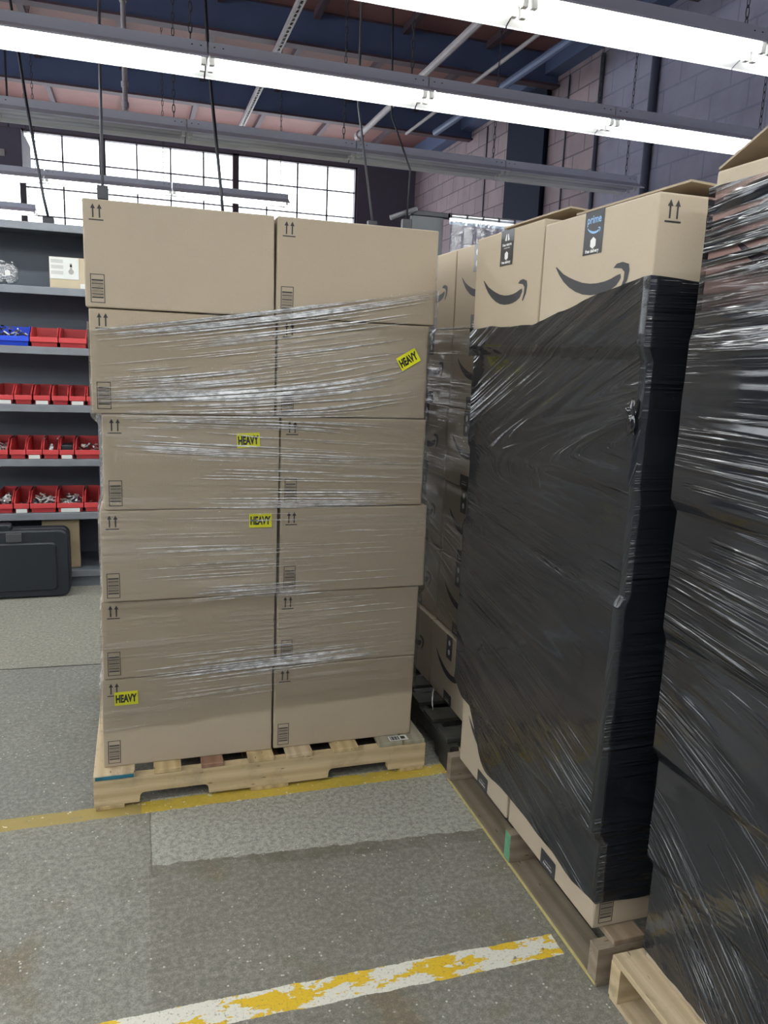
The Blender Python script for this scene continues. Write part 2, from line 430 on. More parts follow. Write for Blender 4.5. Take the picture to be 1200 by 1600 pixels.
SM1 = [(.082, .209), (.105, .187), (.136, .165), (.168, .149), (.206, .135), (.245, .126), (.284, .122), (.322, .122), (.355, .125), (.385, .131), (.406, .139), (.423, .155),
       (.42, .165), (.402, .162), (.378, .156), (.351, .152), (.316, .150), (.28, .151), (.240, .156), (.201, .165), (.165, .175), (.132, .186), (.091, .207)]
SM2 = [(.386, .181), (.4, .19), (.425, .192), (.453, .185), (.458, .17), (.452, .148), (.432, .127), (.425, .13), (.436, .15), (.437, .168), (.423, .177), (.406, .179)]

# ------------------------------------------------------------------ shipping boxes
def rbox_grid(w, d, h, r=.005, n=6):
    """closed carton with soft edges"""
    def ax(L):
        a = [0, r*.35, r]; m = [r+(L-2*r)*i/n for i in range(1, n)]
        return a+m+[L-r, L-r*.35, L]
    mb = MB(); X, Y, Z = ax(w), ax(d), ax(h)
    def rd(p):
        q = Vector((min(max(p[0], r), w-r), min(max(p[1], r), d-r), min(max(p[2], r), h-r)))
        e = Vector(p)-q
        if e.length > 1e-9: q = q+e.normalized()*r if sum(abs(c) > 1e-9 for c in e) > 1 else Vector(p)
        return (q.x-w/2, q.y-d/2, q.z)
    for zz, fl in ((0, 1), (h, 0)):
        g = [[rd((x, y, zz)) for x in X] for y in Y]; mb.sheet(g if fl == 0 else g[::-1])
    for yy, fl in ((0, 0), (d, 1)):
        g = [[rd((x, yy, z)) for x in X] for z in Z]; mb.sheet(g if fl == 0 else g[::-1])
    for xx, fl in ((0, 1), (w, 0)):
        g = [[rd((xx, y, z)) for y in Y] for z in Z]; mb.sheet(g if fl == 0 else g[::-1])
    return mb
HEAVYT = ('HEAVY', .012)
def tape_on(root, fn, xf, a, b0, b1, style, nm='tape'):
    """black sealing tape strip with printed marks, on panel fn"""
    mb = MB(); hw = .0425 if style != 'x' else .03
    rect(mb, fn, a-hw, a+hw, b0, b1, .0009, 0, 3)
    if style == 'prime':
        v, f = text2d('prime', .062, .02); decal(mb, v, f, fn, a, b1-.024, .0014, 2)
        for S in (SM1, SM2): poly(mb, [((x-.27)*.16+a, (y-.15)*.16*1.2+b1-.050) for x, y in S], fn, .0014, 2)
        cx, cy = a+.002, b0+.028
        poly(mb, [(cx-.012, cy+.006), (cx, cy+.013), (cx+.012, cy+.006), (cx+.012, cy-.009), (cx, cy-.015), (cx-.012, cy-.009)], fn, .0014, 1)
        v, f = text2d('free delivery', .06, .03); decal(mb, v, f, fn, a, b0+.007, .0014, 1)
    elif style == 'fast':
        for sx in (-1, 1): poly(mb, [(a+sx*.003, b1-.012), (a+sx*.007, b1-.012), (a+sx*.015, b1-.030), (a+sx*.004, b1-.032)], fn, .0014, 1)
        v, f = text2d('free returns', .06, .03); decal(mb, v, f, fn, a, b1-.042, .0014, 1)
        v, f = text2d('on millions of items', .04, .02); decal(mb, v, f, fn, a, b1-.052, .0014, 1)
        cx, cy = a, b0+.030
        poly(mb, [(cx-.011, cy+.006), (cx, cy+.012), (cx+.011, cy+.006), (cx+.011, cy-.009), (cx, cy-.014), (cx-.011, cy-.009)], fn, .0014, 1)
        v, f = text2d('free delivery', .06, .03); decal(mb, v, f, fn, a, b0+.009, .0014, 1)
    elif style == 'low':
        v, f = text2d('free delivery', .05, .03); decal(mb, v, f, fn, a, b0+.014, .0014, 1)
        v, f = text2d('on millions of items', .04, .02); decal(mb, v, f, fn, a, b0+.025, .0014, 1)
    else:
        for q in (.3, .7): poly(mb, [(a+math.cos(t)*.011, b0+(b1-b0)*q+math.sin(t)*.013) for t in [k*PI/4 for k in range(8)]], fn, .0014, 1)
    return mb.build(nm, [TAPE, TAPEW, TAPEB], root, xf)

def make_box(x0, x1, y0, y1, z0, z1, label, group, cb, smile=True, heavy=None, tape=None, flaps=None, marks=True, seed=0, name='shipping_box'):
    w, d, h = x1-x0, y1-y0, z1-z0
    rn = random.Random(seed*31+5)
    root = thing(name, ((x0+x1)/2, (y0+y1)/2, z0), label, 'box', group)
    J = {(i, j, k): Vector((rn.uniform(-.002, .002), rn.uniform(-.003, .003), rn.uniform(-.002, 0) if k else 0)) for i in (0, 1) for j in (0, 1) for k in (0, 1)}
    bl = rn.uniform(.0, .0025)
    def xf(p):
        a, b_, c = p.x/w+.5, p.y/d+.5, p.z/h
        a1, b1, c1 = min(max(a, 0), 1), min(max(b_, 0), 1), min(max(c, 0), 1)
        o = Vector()
        for (i, j, k), q in J.items():
            o += q*((a1 if i else 1-a1)*(b1 if j else 1-b1)*(c1 if k else 1-c1))
        o.y += (2*b_-1)*bl*16*a1*(1-a1)*c1*(1-c1)*.5
        o.x += (2*a-1)*bl*16*b1*(1-b1)*c1*(1-c1)*.5
        return p+o
    S = lambda a, b, off: (-w/2+a, -d/2-off, b)
    N = lambda a, b, off: (w/2-a, d/2+off, b)
    Wf = lambda a, b, off: (-w/2-off, d/2-a, b)
    Ef = lambda a, b, off: (w/2+off, -d/2+a, b)
    mb = rbox_grid(w, d, h)
    if marks:
        for fn in (S, N):
            for k in (0, 1):
                ax = .030+k*.019; top = h-.014
                poly(mb, [(ax-.0022, top-.040), (ax+.0022, top-.040), (ax+.0022, top-.014), (ax+.007, top-.014), (ax, top), (ax-.007, top-.014), (ax-.0022, top-.014)], fn, .0007, 1)
            rect(mb, fn, .018, .060, h-.062, h-.0585, .0007, 1)
            a0, a1, b0, b1 = .016, .058, .014, .100
            t = .0022
            rect(mb, fn, a0, a1, b0, b0+t, .0007, 1); rect(mb, fn, a0, a1, b1-t, b1, .0007, 1)
            rect(mb, fn, a0, a0+t, b0, b1, .0007, 1); rect(mb, fn, a1-t, a1, b0, b1, .0007, 1)
            z = b0+.014
            for k, tk in enumerate([.0042, .0012, .003, .0012, .0018, .0012, .0035, .0012, .0012, .003, .0012, .0045]):
                rect(mb, fn, a0+.004, a1-.004, z, z+tk, .0007, 1); z += tk+.0026
        if smile:
            for fn in (Wf, Ef):
                k = d/.55
                for SS in (SM1, SM2): poly(mb, [(x*k, y*.97) for x, y in SS], fn, .0008, 1)
    # corner seam lines of the glued side (thin dark crease)
    mb.build('carton', [cb, INK], root, xf, smooth=False)
    if tape:
        sides = (Wf, Ef)
        for fn in sides:
            tape_on(root, fn, xf, d/2, h-.105, h-.001, tape)
            tape_on(root, fn, xf, d/2+.01, .0005, .052, 'low')
    if heavy:
        a, b, rot = heavy; m2 = MB()
        c, s = math.cos(rot), math.sin(rot)
        fn = lambda x, y, off: S(a+x*c-y*s, b+x*s+y*c, off)
        rect(m2, fn, -.039, .039, -.025, .025, .0042, 0)
        l = m2.build('warning_label', YEL, root, xf); l['label'] = 'yellow sticker reading HEAVY'
        m3 = MB(); v, f = text2d('HEAVY', .070, .05)
        m3.add([fn(x, y*1.75, .0050) for x, y in v], f, 0); m3.build('lettering', LBLK, l, xf)
    if flaps:
        for (side, ang, depth) in flaps:
            fb = MB(); th = .005
            if side in 'WE':
                sg = -1 if side == 'W' else 1
                for q in (0,):
                    g = []
                    n = 6
                    ca, sa = math.cos(ang), math.sin(ang)
                    pts = []
                    for t in (0, depth):
                        pts.append((sg*(w/2-t*ca-.001), h+t*sa+.001))
                    (xa, za), (xb, zb) = pts
                    nx, nz = -sa*sg*th*-1, ca*th
                    fb.add([(xa, -d/2+.004, za), (xa, d/2-.004, za), (xb, d/2-.012, zb), (xb, -d/2+.012, zb),
                            (xa, -d/2+.004, za+th), (xa, d/2-.004, za+th), (xb, d/2-.012, zb+th), (xb, -d/2+.012, zb+th)],
                           [(0, 1, 2, 3), (7, 6, 5, 4), (0, 4, 5, 1), (1, 5, 6, 2), (2, 6, 7, 3), (3, 7, 4, 0)])
            else:
                sg = -1 if side == 'S' else 1
                ca, sa = math.cos(ang), math.sin(ang)
                ya, za = sg*(d/2-.001), h+.001; yb, zb = sg*(d/2-depth*ca), h+depth*sa
                fb.add([(-w/2+.004, ya, za), (w/2-.004, ya, za), (w/2-.012, yb, zb), (-w/2+.012, yb, zb),
                        (-w/2+.004, ya, za+th), (w/2-.004, ya, za+th), (w/2-.012, yb, zb+th), (-w/2+.012, yb, zb+th)],
                       [(0, 1, 2, 3), (7, 6, 5, 4), (0, 4, 5, 1), (1, 5, 6, 2), (2, 6, 7, 3), (3, 7, 4, 0)])
            fb.build('flap', CBIN, root)
    return root

# ------------------------------------------------------------------ pallets
def make_pallet(x0, y0, L, Wd, label, boards, str_mats, deck_mats, inset=0.0, rot=False, ends=None, H_=.13):
    """stringers run along local X; deck boards along local Y. rot=True swaps the two"""
    root = thing('wooden_pallet', (x0, y0, 0), label, 'pallet', None)
    def T(p): return Vector((p.y, p.x, p.z)) if rot else p
    zt = H_
    zb, zs0, zs1 = .014, .015, zt-.017
    for i, yy in enumerate((0.0, Wd/2-.019, Wd-.038)):
        mb = MB(); prof = []
        def arc(cx, cz, a0, a1, r=.016, n=4): return [(cx+r*math.cos(a0+(a1-a0)*k/n), cz+r*math.sin(a0+(a1-a0)*k/n)) for k in range(n+1)]
        nz = zs0+.036
        prof = [(0, zs0), (.15, zs0)]+[(.152, nz-.016)]+arc(.168, nz-.016, PI, PI/2)+arc(.372, nz-.016, PI/2, 0)+[(.39, zs0)]
        prof += [(L-.39, zs0)]+[(L-.388, nz-.016)]+arc(L-.372, nz-.016, PI, PI/2)+arc(L-.168, nz-.016, PI/2, 0)+[(L-.15, zs0)]
        prof += [(L, zs0), (L, zs1), (0, zs1)]
        bm = bmesh.new(); vs = [bm.verts.new((x, yy, z)) for x, z in prof]; f = bm.faces.new(vs)
        r = bmesh.ops.extrude_face_region(bm, geom=[f])
        for v in r['geom']:
            if isinstance(v, bmesh.types.BMVert): v.co.y += .038
        bmesh.ops.recalc_face_normals(bm, faces=bm.faces[:])
        mb.frombm(bm); o = mb.build('stringer', str_mats[i % len(str_mats)], root, T)
        if ends and ends[i]:
            me = MB(); me.bbox(-.0012, .0003, yy+.002, yy+.036, zs0+.004, zs1-.003, .0004); me.build('painted_end', ends[i], o, T)
    for i, (a, b) in enumerate(boards):
        mb = MB(); mb.bbox(a, b, R.uniform(-.002, .002), Wd+R.uniform(-.002, .002), zs1+.0005, zt, .0025)
        mm = deck_mats[i % len(deck_mats)]
        o = mb.build('deck_board', mm, root, T)
        if i == 0 and ends and len(ends) > 3:
            me = MB(); me.bbox(a+.006, b-.004, -.0042, -.0022, zs1+.002, zt-.002, .0006); me.build('painted_end', ends[3], o, T)
    for a, b in ((0.004, .10), (L/2-.07, L/2+.07), (L-.10, L-.004)):
        mb = MB(); mb.bbox(a, b, -.001, Wd+.001, 0, zb, .002)
        bo = mb.build('bottom_board', deck_mats[(len(boards)+1) % len(deck_mats)], root, T)
        if ends and ends[1] and a < .01: MB().bbox(a-.0012, a+.0003, .004, Wd-.004, .002, zb-.001, .0004).build('painted_edge', YEDGE, bo, T)
    return root
PINEX = wood('pine_lengthwise', (.74, .59, .36), 'X', .62, 1)
PINEY = [wood('pine_board_pale', (.74, .60, .40), 'Y', .62, 2), wood('pine_board_straw', (.70, .54, .29), 'Y', .62, 5), wood('pine_board_brown', (.34, .20, .13), 'Y', .7, 7), wood('pine_board_grey', (.44, .41, .31), 'Y', .7, 11)]
OLDX = wood('weathered_lengthwise', (.37, .30, .22), 'X', .6, 3)
OLDY = [wood('weathered_board', (.37, .28, .195), 'Y', .6, 4), wood('weathered_board_grey', (.32, .27, .20), 'Y', .6, 9)]
DKY = wood('blackened_board', (.055, .055, .045), 'Y', .5, 13); DKX = wood('blackened_lengthwise', (.06, .06, .05), 'X', .5, 15)
YEDGE = plain('worn_yellow_edge', (.45, .38, .14), .7, 0, .4, 40)
TEAL = plain('teal_end_paint', (.015, .13, .19), .6, 0, .3, 60); GREEN = plain('green_end_paint', (.11, .30, .17), .6, 0, .4, 60)

PAL = [
 dict(x0=-.176, y0=2.59, L=1.22, Wd=1.03, label='pale pine pallet under the clear-wrapped brown boxes, teal-ended corner board',
      boards=[(0, .137), (.20, .295), (.364, .443), (.532, .626), (.672, .77), (.848, .948), (1.03, 1.125), (1.13, 1.215)],
      str_mats=[PINEX], deck_mats=[PINEY[0], PINEY[1], PINEY[2], PINEY[1], PINEY[0], PINEY[1], PINEY[3], PINEY[3]], ends=[None, None, None, TEAL]),
 dict(x0=1.10, y0=1.462, L=1.22, Wd=1.035, label='weathered brown pallet under the middle black-wrapped stack, green painted stringer end',
      boards=[(.045, .14), (.25, .34), (.45, .54), (.62, .71), (.80, .89), (.97, 1.06), (1.12, 1.21)],
      str_mats=[OLDX], deck_mats=[OLDY[0], PINEY[1], OLDY[1]], ends=[None, GREEN, None]),
 dict(x0=1.115, y0=.40, L=1.22, Wd=1.025, label='light new pine pallet under the nearest black-wrapped stack at right edge',
      boards=[(.0, .14), (.25, .34), (.45, .54), (.62, .71), (.80, .89), (.97, 1.06), (1.08, 1.215)],
      str_mats=[PINEX], deck_mats=[PINEY[0], PINEY[1]]),
]
for p in PAL: make_pallet(**p)
_p = make_pallet(1.125, 2.535, 1.05, 1.20, 'blackened pallet behind the middle stack, carrying clear-wrapped boxes',
            [(0.03, .13), (.2, .3), (.36, .46), (.53, .63), (.7, .8), (.92, 1.02)], [DKY], [DKX, DKX], rot=True)
# shipping label stuck on the first pallet's corner
_l = MB(); _l.box(.9, .975, 2.597, 2.633, .1312, .1322, 0)
for k in range(6): _l.box(.906+k*.006, .909+k*.006+(.002 if k % 2 else 0), 2.601, 2.629, .1323, .1326, 1)
_l.box(.948, .965, 2.606, 2.626, .1323, .1326, 1)
tag(_l.build('paper_label', [WHITE, LBLK]), 'white paper label with black marks lying on the pale pallet corner', 'label')

# ------------------------------------------------------------------ the four stacks
ORD = ['bottom', 'second', 'third', 'fourth', 'fifth', 'top']
def lay(i): return {0: 'bottom layer', 1: 'second layer up', 2: 'third layer up', 3: 'third layer from top', 4: 'second layer from top', 5: 'top layer'}[i]
LZ = [.13, .460, .742, 1.055, 1.372, 1.700, 2.020]
LX0 = [-.145, -.137, -.130, -.116, -.134, -.143, -.150][:6]
LX0 = [-.143, -.134, -.128, -.116, -.140, -.150]
LMX = [.450, .456, .460, .462, .445, .436]
LX1 = [.998, .996, 1.001, .995, .985, 1.003]
LX1 = [.998, 1.001, 1.015, .993, .984, 1.003]
LY0 = [2.640, 2.640, 2.628, 2.634, 2.632, 2.622]
HV = {(0, 0): (.082, .262, .03), (3, 0): (.500, .235, .0), (2, 0): (.535, .0, 0), }
layersA = []
seed = 0
for i in range(6):
    z0, z1 = LZ[i]+.0005, LZ[i+1]-.001
    y0 = LY0[i]
    layersA.append((z0, z1, LX0[i], LX1[i], y0, y0+1.02))
    for c in (0, 1):
        xa, xb = (LX0[i], LMX[i]-.003) if c == 0 else (LMX[i]+.004, LX1[i])
        heavy = None
        if (i, c) == (0, 0): heavy = (.080, .258, .02)
        if (i, c) == (2, 0): heavy = (.525, .270, 0)
        if (i, c) == (3, 0): heavy = (.468, .235, .06)
        if (i, c) == (4, 1): heavy = (.462, .208, .55)
        seed += 1
        lb = 'plain box, %s, %s front column, clear-wrapped pallet' % (lay(i), 'left' if c == 0 else 'right')
        if heavy: lb += ', yellow HEAVY sticker'
        fl = None
        make_box(xa, xb, y0, y0+.505, z0, z1, lb, 'boxes facing front on the clear-wrapped pallet', CB[(i+c) % 3], True, heavy, 'fast', fl, seed=seed)
        seed += 1
        dx = -.012 if c == 0 else 0
        make_box(xa+dx, xb+dx, y0+.512, y0+1.02, z0, z1, 'brown box in the back row of the clear-wrapped pallet, hidden behind the front boxes', 'boxes in the back row of the clear-wrapped pallet',
                 CB[(i+c+1) % 3], True, None, None, [('W', .10, .20)] if (i == 5 and c == 0) else ([('E', .25, .22)] if i == 5 else None), seed=seed)

MZ = [.130, .420, .712, 1.012, 1.318, 1.640, 1.952]
MX0 = [1.112, 1.086, 1.088, 1.102, 1.096, 1.082]
layersB = []
for i in range(6):
    z0, z1 = MZ[i]+.0005, MZ[i+1]-.001
    dz = .0
    for c in (0, 1):
        seed += 1
        ya, yb = (1.512, 2.010) if c == 0 else (2.022, 2.470-.01*(5-i))
        zt = z1 + (.03 if (i == 5 and c == 1) else (.012 if i == 5 else 0))
        lb = 'smile-printed box, %s, %s column, middle black-wrapped stack' % (lay(i), 'near' if c == 0 else 'far')
        make_box(MX0[i], MX0[i]+.585, ya, yb, z0, zt, lb, 'boxes in the middle black-wrapped stack', CB[(i+2*c) % 3], True, None, 'prime' if c == 0 else 'fast',
                 [('E', .055, .5)] if (i == 5 and c == 0) else ([('E', .07, .5)] if i == 5 else None), seed=seed)
    layersB.append((z0, z1, MX0[i], MX0[i]+1.175, 1.512, 2.470-.01*(5-i)))

NX0 = [1.192, 1.170, 1.150, 1.138, 1.118, 1.126]
NZ = [.130, .425, .715, 1.012, 1.318, 1.640, 1.985]
layersC = []
for i in range(6):
    z0, z1 = NZ[i]+.0005, NZ[i+1]-.001
    for c in (0, 1):
        seed += 1
        ya, yb = (.39, .885) if c == 0 else (.895, 1.395)
        lb = 'brown box, %s, %s column, nearest black-wrapped stack at right' % (lay(i), 'near' if c == 0 else 'far')
        make_box(NX0[i], NX0[i]+.585, ya, yb, z0, z1, lb, 'boxes in the nearest black-wrapped stack', CB[i % 3], True, None, None,
                 [('N', .42, .25)] if (i == 5 and c == 1) else None, seed=seed)
    layersC.append((z0, z1, NX0[i], NX0[i]+1.175, .39, 1.395))

QZ = [.131, .44, .76, 1.075, 1.39, 1.71, 2.03]
layersD = []
for i in range(6):
    z0, z1 = QZ[i]+.0005, QZ[i+1]-.001
    x0 = 1.26+[-.02, 0, .004, -.004, .002, .0][i]
    for c in (0, 1):
        seed += 1
        ya, yb = (2.66, 3.07) if c == 0 else (3.085, 3.56)
        lb = 'smile-printed box, %s, %s column, on the blackened pallet behind' % (lay(i), 'near' if c == 0 else 'far')
        make_box(x0, x0+.58, ya, yb, z0, z1, lb, 'boxes on the blackened pallet behind', CB[(i+c) % 3], True, None, 'x', None, seed=seed)
    layersD.append((z0, z1, x0, x0+.585, 2.66, 3.56))

# ------------------------------------------------------------------ stretch wrap
def bounds(layers, z, win=.010):
    best = None
    for (z0, z1, x0, x1, y0, y1) in layers:
        if z0-win <= z <= z1+win:
            b_ = [x0, x1, y0, y1]
            if best is None: best = b_
            else: best = [min(best[0], x0), max(best[1], x1), min(best[2], y0), max(best[3], y1)]
    if best is None:
        l = layers[0] if z < layers[0][0] else layers[-1]; best = [l[2], l[3], l[4], l[5]]
    return best
def sbounds(layers, z):
    bs = [bounds(layers, z+d, .022) for d in (-.012, -.006, 0, .006, .012)]
    return [sum(q[i] for q in bs)/5 for i in range(4)]
def film(name, layers, label, mat, ztop, zbot, slope, parts=None, du=.014, dv=.011, amp=.0035, off=.004, seed=0, ridge=None):
    root = thing(name, ((layers[0][2]+layers[0][3])/2, (layers[0][4]+layers[0][5])/2, layers[0][0]), label, 'stretch wrap')
    c0 = root.location.copy()
    l = layers[len(layers)//2]
    LWf = l[5]-l[4]; LSf = l[3]-l[2]
    us = []
    for s_, L in ((0, LWf), (1, LSf), (2, LWf), (3, LSf)):
        n = max(2, int(L/du))
        for k in range(n): us.append((s_, k/n))
    us.append((3, 1.0))
    nz_ = int(max(1.0, 1.7)/dv)
    zmin = min(zbot(s_, f) for s_, f in us); zmax = max(ztop(s_, f) for s_, f in us)
    nv = int((zmax-zmin)/dv)
    grid = []; uv = []
    segoff = [0, LWf, LWf+LSf, 2*LWf+LSf]
    def pos(s_, f, z):
        x0, x1, y0, y1 = sbounds(layers, z)
        if s_ == 0: p = Vector((x0, y1+(y0-y1)*f, z)); n = Vector((-1, 0, 0))
        elif s_ == 1: p = Vector((x0+(x1-x0)*f, y0, z)); n = Vector((0, -1, 0))
        elif s_ == 2: p = Vector((x1, y0+(y1-y0)*f, z)); n = Vector((1, 0, 0))
        else: p = Vector((x1+(x0-x1)*f, y1, z)); n = Vector((0, 1, 0))
        if f < 1e-6: n = (n+{0: Vector((0, 1, 0)), 1: Vector((-1, 0, 0)), 2: Vector((0, -1, 0)), 3: Vector((1, 0, 0))}[s_])
        if f > 1-1e-6: n = (n+{0: Vector((0, -1, 0)), 1: Vector((1, 0, 0)), 2: Vector((0, 1, 0)), 3: Vector((-1, 0, 0))}[s_])
        return p, n
    for j in range(nv+1):
        row = []
        for s_, f in us:
            zb, zt = zbot(s_, f), ztop(s_, f)
            z = zb+(zt-zb)*j/nv
            p, n = pos(s_, f, z)
            uu = segoff[s_]+f*(LWf if s_ % 2 == 0 else LSf)
            wv = z-slope(s_, f, z)
            nn = noise.noise(Vector((uu*1.6, wv*20, seed)))*min(1, f*12, (1-f)*12)
            nb = noise.noise(Vector((uu*3, wv*7, seed+9)))
            rg = 0
            if ridge:
                q_ = noise.noise(Vector((uu*1.1, wv*40, seed+3)))
                rg = ridge(s_, f, z)*max(0, 1-abs(q_)*3.2)**2*min(1, f*10, (1-f)*10)
            edge = max(0, 1-(zt-z)/.03)+max(0, 1-(z-zb)/.03)
            dd = off+amp*max(0, nn*1.6)+amp*.8*max(0, nb)+.0015*edge+rg
            q = p+n*dd
            if edge and j in (0, nv): q.z += .006*noise.noise(Vector((uu*9, seed, 1)))
            row.append(q-c0)
            uv.append((uu, wv))
        grid.append(row)
    mb = MB(); mb.sheet(grid)
    mb.build('film_sheet', mat, root, smooth=True, uv=uv)
    return root, pos, c0

def strands(root, c0, pos, slope, spec, mat, seed, name='film_fold', off=.0075, ztf=None, zbf=None):
    """spec: list of (side, f0a, f0b, za, zb, count, lenmin, lenmax, rmin, rmax)"""
    rn = random.Random(seed); mb = MB()
    for (s_, fa, fb, za, zb, cnt, l0, l1, r0, r1) in spec:
        for _ in range(cnt):
            L = rn.uniform(l0, l1); f0 = rn.uniform(fa, max(fa, fb-L)); f1 = min(fb, f0+L)
            zc = rn.uniform(za, zb); r = rn.uniform(r0, r1)
            n = max(5, int((f1-f0)/.03)); pts = []; rr = []
            ph = rn.uniform(0, 50)
            # follow the flow line through (f0,zc)
            z = zc; wv = zc-slope(s_, f0, zc)
            for k in range(n+1):
                f = f0+(f1-f0)*k/n
                for _i in range(4): z = wv+slope(s_, f, z)
                zz = z+.0012*noise.noise(Vector((f*14, ph, 0)))
                if (ztf and zz > ztf(s_, f)-.006) or (zbf and zz < zbf(s_, f)+.006): break
                p, nn = pos(s_, min(max(f, .002), .998), zz)
                pts.append(p+nn*(off-.001)-c0); t = k/n
                rr.append(r*(.25+.75*math.sin(PI*min(1, max(0, t))))*(1+.35*noise.noise(Vector((f*40, ph, 3)))))
            if len(pts) > 4: mb.tube(pts, rr[:len(pts)-1]+[.0001], 5)
    o = mb.build(name, mat, root, smooth=True); o['kind'] = 'stuff'
    return o

def sm(t): t = min(1, max(0, t)); return t*t*(3-2*t)
# left pallet, clear film -------------------------------------------------
def slopeA(s_, f, z):
    if s_ == 1:
        u = f*1.15
        k = [(.35, .05), (.75, .03), (1.05, -.01), (1.30, -.05), (1.42, .05), (1.55, .12), (1.80, .17)]
    elif s_ == 0: u = f*1.0; k = [(.3, -.03), (1.8, -.02)]
    else: return .02*f
    if z <= k[0][0]: a = k[0][1]
    elif z >= k[-1][0]: a = k[-1][1]
    else:
        for (z0, a0), (z1, a1) in zip(k, k[1:]):
            if z0 <= z <= z1: a = a0+(a1-a0)*(z-z0)/(z1-z0); break
    return a*u
ztA = lambda s_, f: {0: 1.64+.02*f, 1: 1.638+.185*f, 2: 1.82-.12*f, 3: 1.70-.06*f}[s_]
zbA = lambda s_, f: {0: .26, 1: .27+.05*f, 2: .32, 3: .3}[s_]
rA, posA, cA = film('clear_stretch_wrap', layersA, 'clear stretch wrap with white wrinkles around the plain brown boxes on the left pallet', WC, ztA, zbA, slopeA, off=.0065, amp=.004, seed=1)
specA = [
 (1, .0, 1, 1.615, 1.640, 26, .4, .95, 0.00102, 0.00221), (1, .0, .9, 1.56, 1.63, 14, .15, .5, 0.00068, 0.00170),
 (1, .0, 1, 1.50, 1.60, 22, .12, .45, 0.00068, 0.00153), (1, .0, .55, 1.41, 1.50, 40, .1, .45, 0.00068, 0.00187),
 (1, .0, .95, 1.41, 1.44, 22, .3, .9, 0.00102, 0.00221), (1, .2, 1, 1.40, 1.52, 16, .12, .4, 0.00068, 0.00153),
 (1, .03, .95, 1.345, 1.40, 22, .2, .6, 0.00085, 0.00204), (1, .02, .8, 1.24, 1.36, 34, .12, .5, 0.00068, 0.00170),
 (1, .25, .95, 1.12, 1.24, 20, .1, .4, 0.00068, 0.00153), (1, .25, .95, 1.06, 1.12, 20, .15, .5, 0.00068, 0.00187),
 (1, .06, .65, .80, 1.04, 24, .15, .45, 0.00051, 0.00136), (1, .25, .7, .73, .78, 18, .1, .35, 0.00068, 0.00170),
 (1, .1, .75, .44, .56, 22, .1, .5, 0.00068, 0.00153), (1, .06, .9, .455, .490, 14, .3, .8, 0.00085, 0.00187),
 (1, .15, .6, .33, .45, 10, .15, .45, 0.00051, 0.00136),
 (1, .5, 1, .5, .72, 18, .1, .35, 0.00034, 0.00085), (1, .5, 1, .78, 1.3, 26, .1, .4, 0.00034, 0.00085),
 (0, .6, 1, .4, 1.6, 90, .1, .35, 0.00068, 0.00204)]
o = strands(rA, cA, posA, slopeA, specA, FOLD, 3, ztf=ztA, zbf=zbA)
o['label'] = 'white bunched wrinkles of the clear film with painted glints'

# middle stack, black film -------------------------------------------------
def slopeB(s_, f, z):
    if s_ != 0: return .02*f
    u = f*1.05
    zz = z - .28*f
    t = sm((zz-1.14)/.16)          # 0 below the crossing, 1 above
    low = -.07-.17*sm((1.0-z)/.7)
    return (low*(1-t)+.42*t)*u
def ztB(s_, f):
    if s_ == 0: return 1.692 if f < .46 else 1.692+(f-.46)/.54*.095*(1.25-.25*(f-.46)/.54)
    if s_ == 1: return 1.785-.012*f
    if s_ == 2: return 1.772-.08*f
    return 1.692
def zbB(s_, f):
    if s_ == 0: return .215+.23*(1-sm(f/.26)) -.006*math.sin(f*9)
    if s_ == 1: return .212
    if s_ == 2: return .212
    return .212+.23*f
rB, posB, cB = film('black_stretch_wrap', layersB, 'black stretch wrap around the middle stack, smile boxes showing above it', WB, ztB, zbB, slopeB, off=.005, amp=.0040, seed=4, du=.02, dv=.0055,
    ridge=lambda s_, f, z: (.0034*sm((z-.28*f-1.12)/.12)*(1-.5*sm((z-1.66)/.1))+.0012*(noise.noise(Vector((f*2, z*2.5, 3))) > .05)+.0012*sm((.62-z)/.2)) if s_ == 0 else .0006)
specB = [(0, .45, 1, 1.25, 1.36, 12, .12, .4, .001, .002), (0, .5, 1, .96, 1.06, 10, .1, .35, .001, .002), (0, .4, 1, 1.56, 1.68, 12, .15, .45, .001, .0022), (0, .55, 1, .5, .66, 8, .1, .3, .001, .0018),
         (0, .45, 1, 1.50, 1.62, 14, .12, .4, .0008, .0018), (0, .0, 1, 1.30, 1.55, 20, .2, .8, .0005, .0013), (0, .3, .98, 1.22, 1.34, 9, .1, .35, .0006, .0013),
         (0, .2, 1, .95, 1.12, 8, .1, .4, .0006, .0013), (0, .0, 1, .36, .6, 14, .2, .7, .0005, .0012)]
strands(rB, cB, posB, slopeB, specB, FOLDB, 5, off=.0055, ztf=ztB, zbf=zbB)

# nearest stack, black film -------------------------------------------------
def slopeC(s_, f, z):
    if s_ != 0: return .02*f
    u = f*1.0
    k = [(.15, -.75), (.45, -.62), (.72, -.35), (.95, -.12), (1.3, -.02), (1.6, .04), (1.95, .10)]
    if z <= k[0][0]: a = k[0][1]
    elif z >= k[-1][0]: a = k[-1][1]
    else:
        for (z0, a0), (z1, a1) in zip(k, k[1:]):
            if z0 <= z <= z1: a = a0+(a1-a0)*(z-z0)/(z1-z0); break
    return a*u
ztC = lambda s_, f: {0: 1.952, 1: 1.952, 2: 1.95, 3: 1.95}[s_]
zbC = lambda s_, f: .155
rC, posC, cC = film('black_stretch_wrap', layersC, 'shiny black stretch wrap around the nearest stack at the right edge', WB2, ztC, zbC, slopeC, off=.006, amp=.004, seed=8, du=.02, dv=.006,
    ridge=lambda s_, f, z: (.0034*sm((z-1.55)/.15)+.0022*sm((.62-z)/.2)+.0010) if s_ == 0 else .0006)
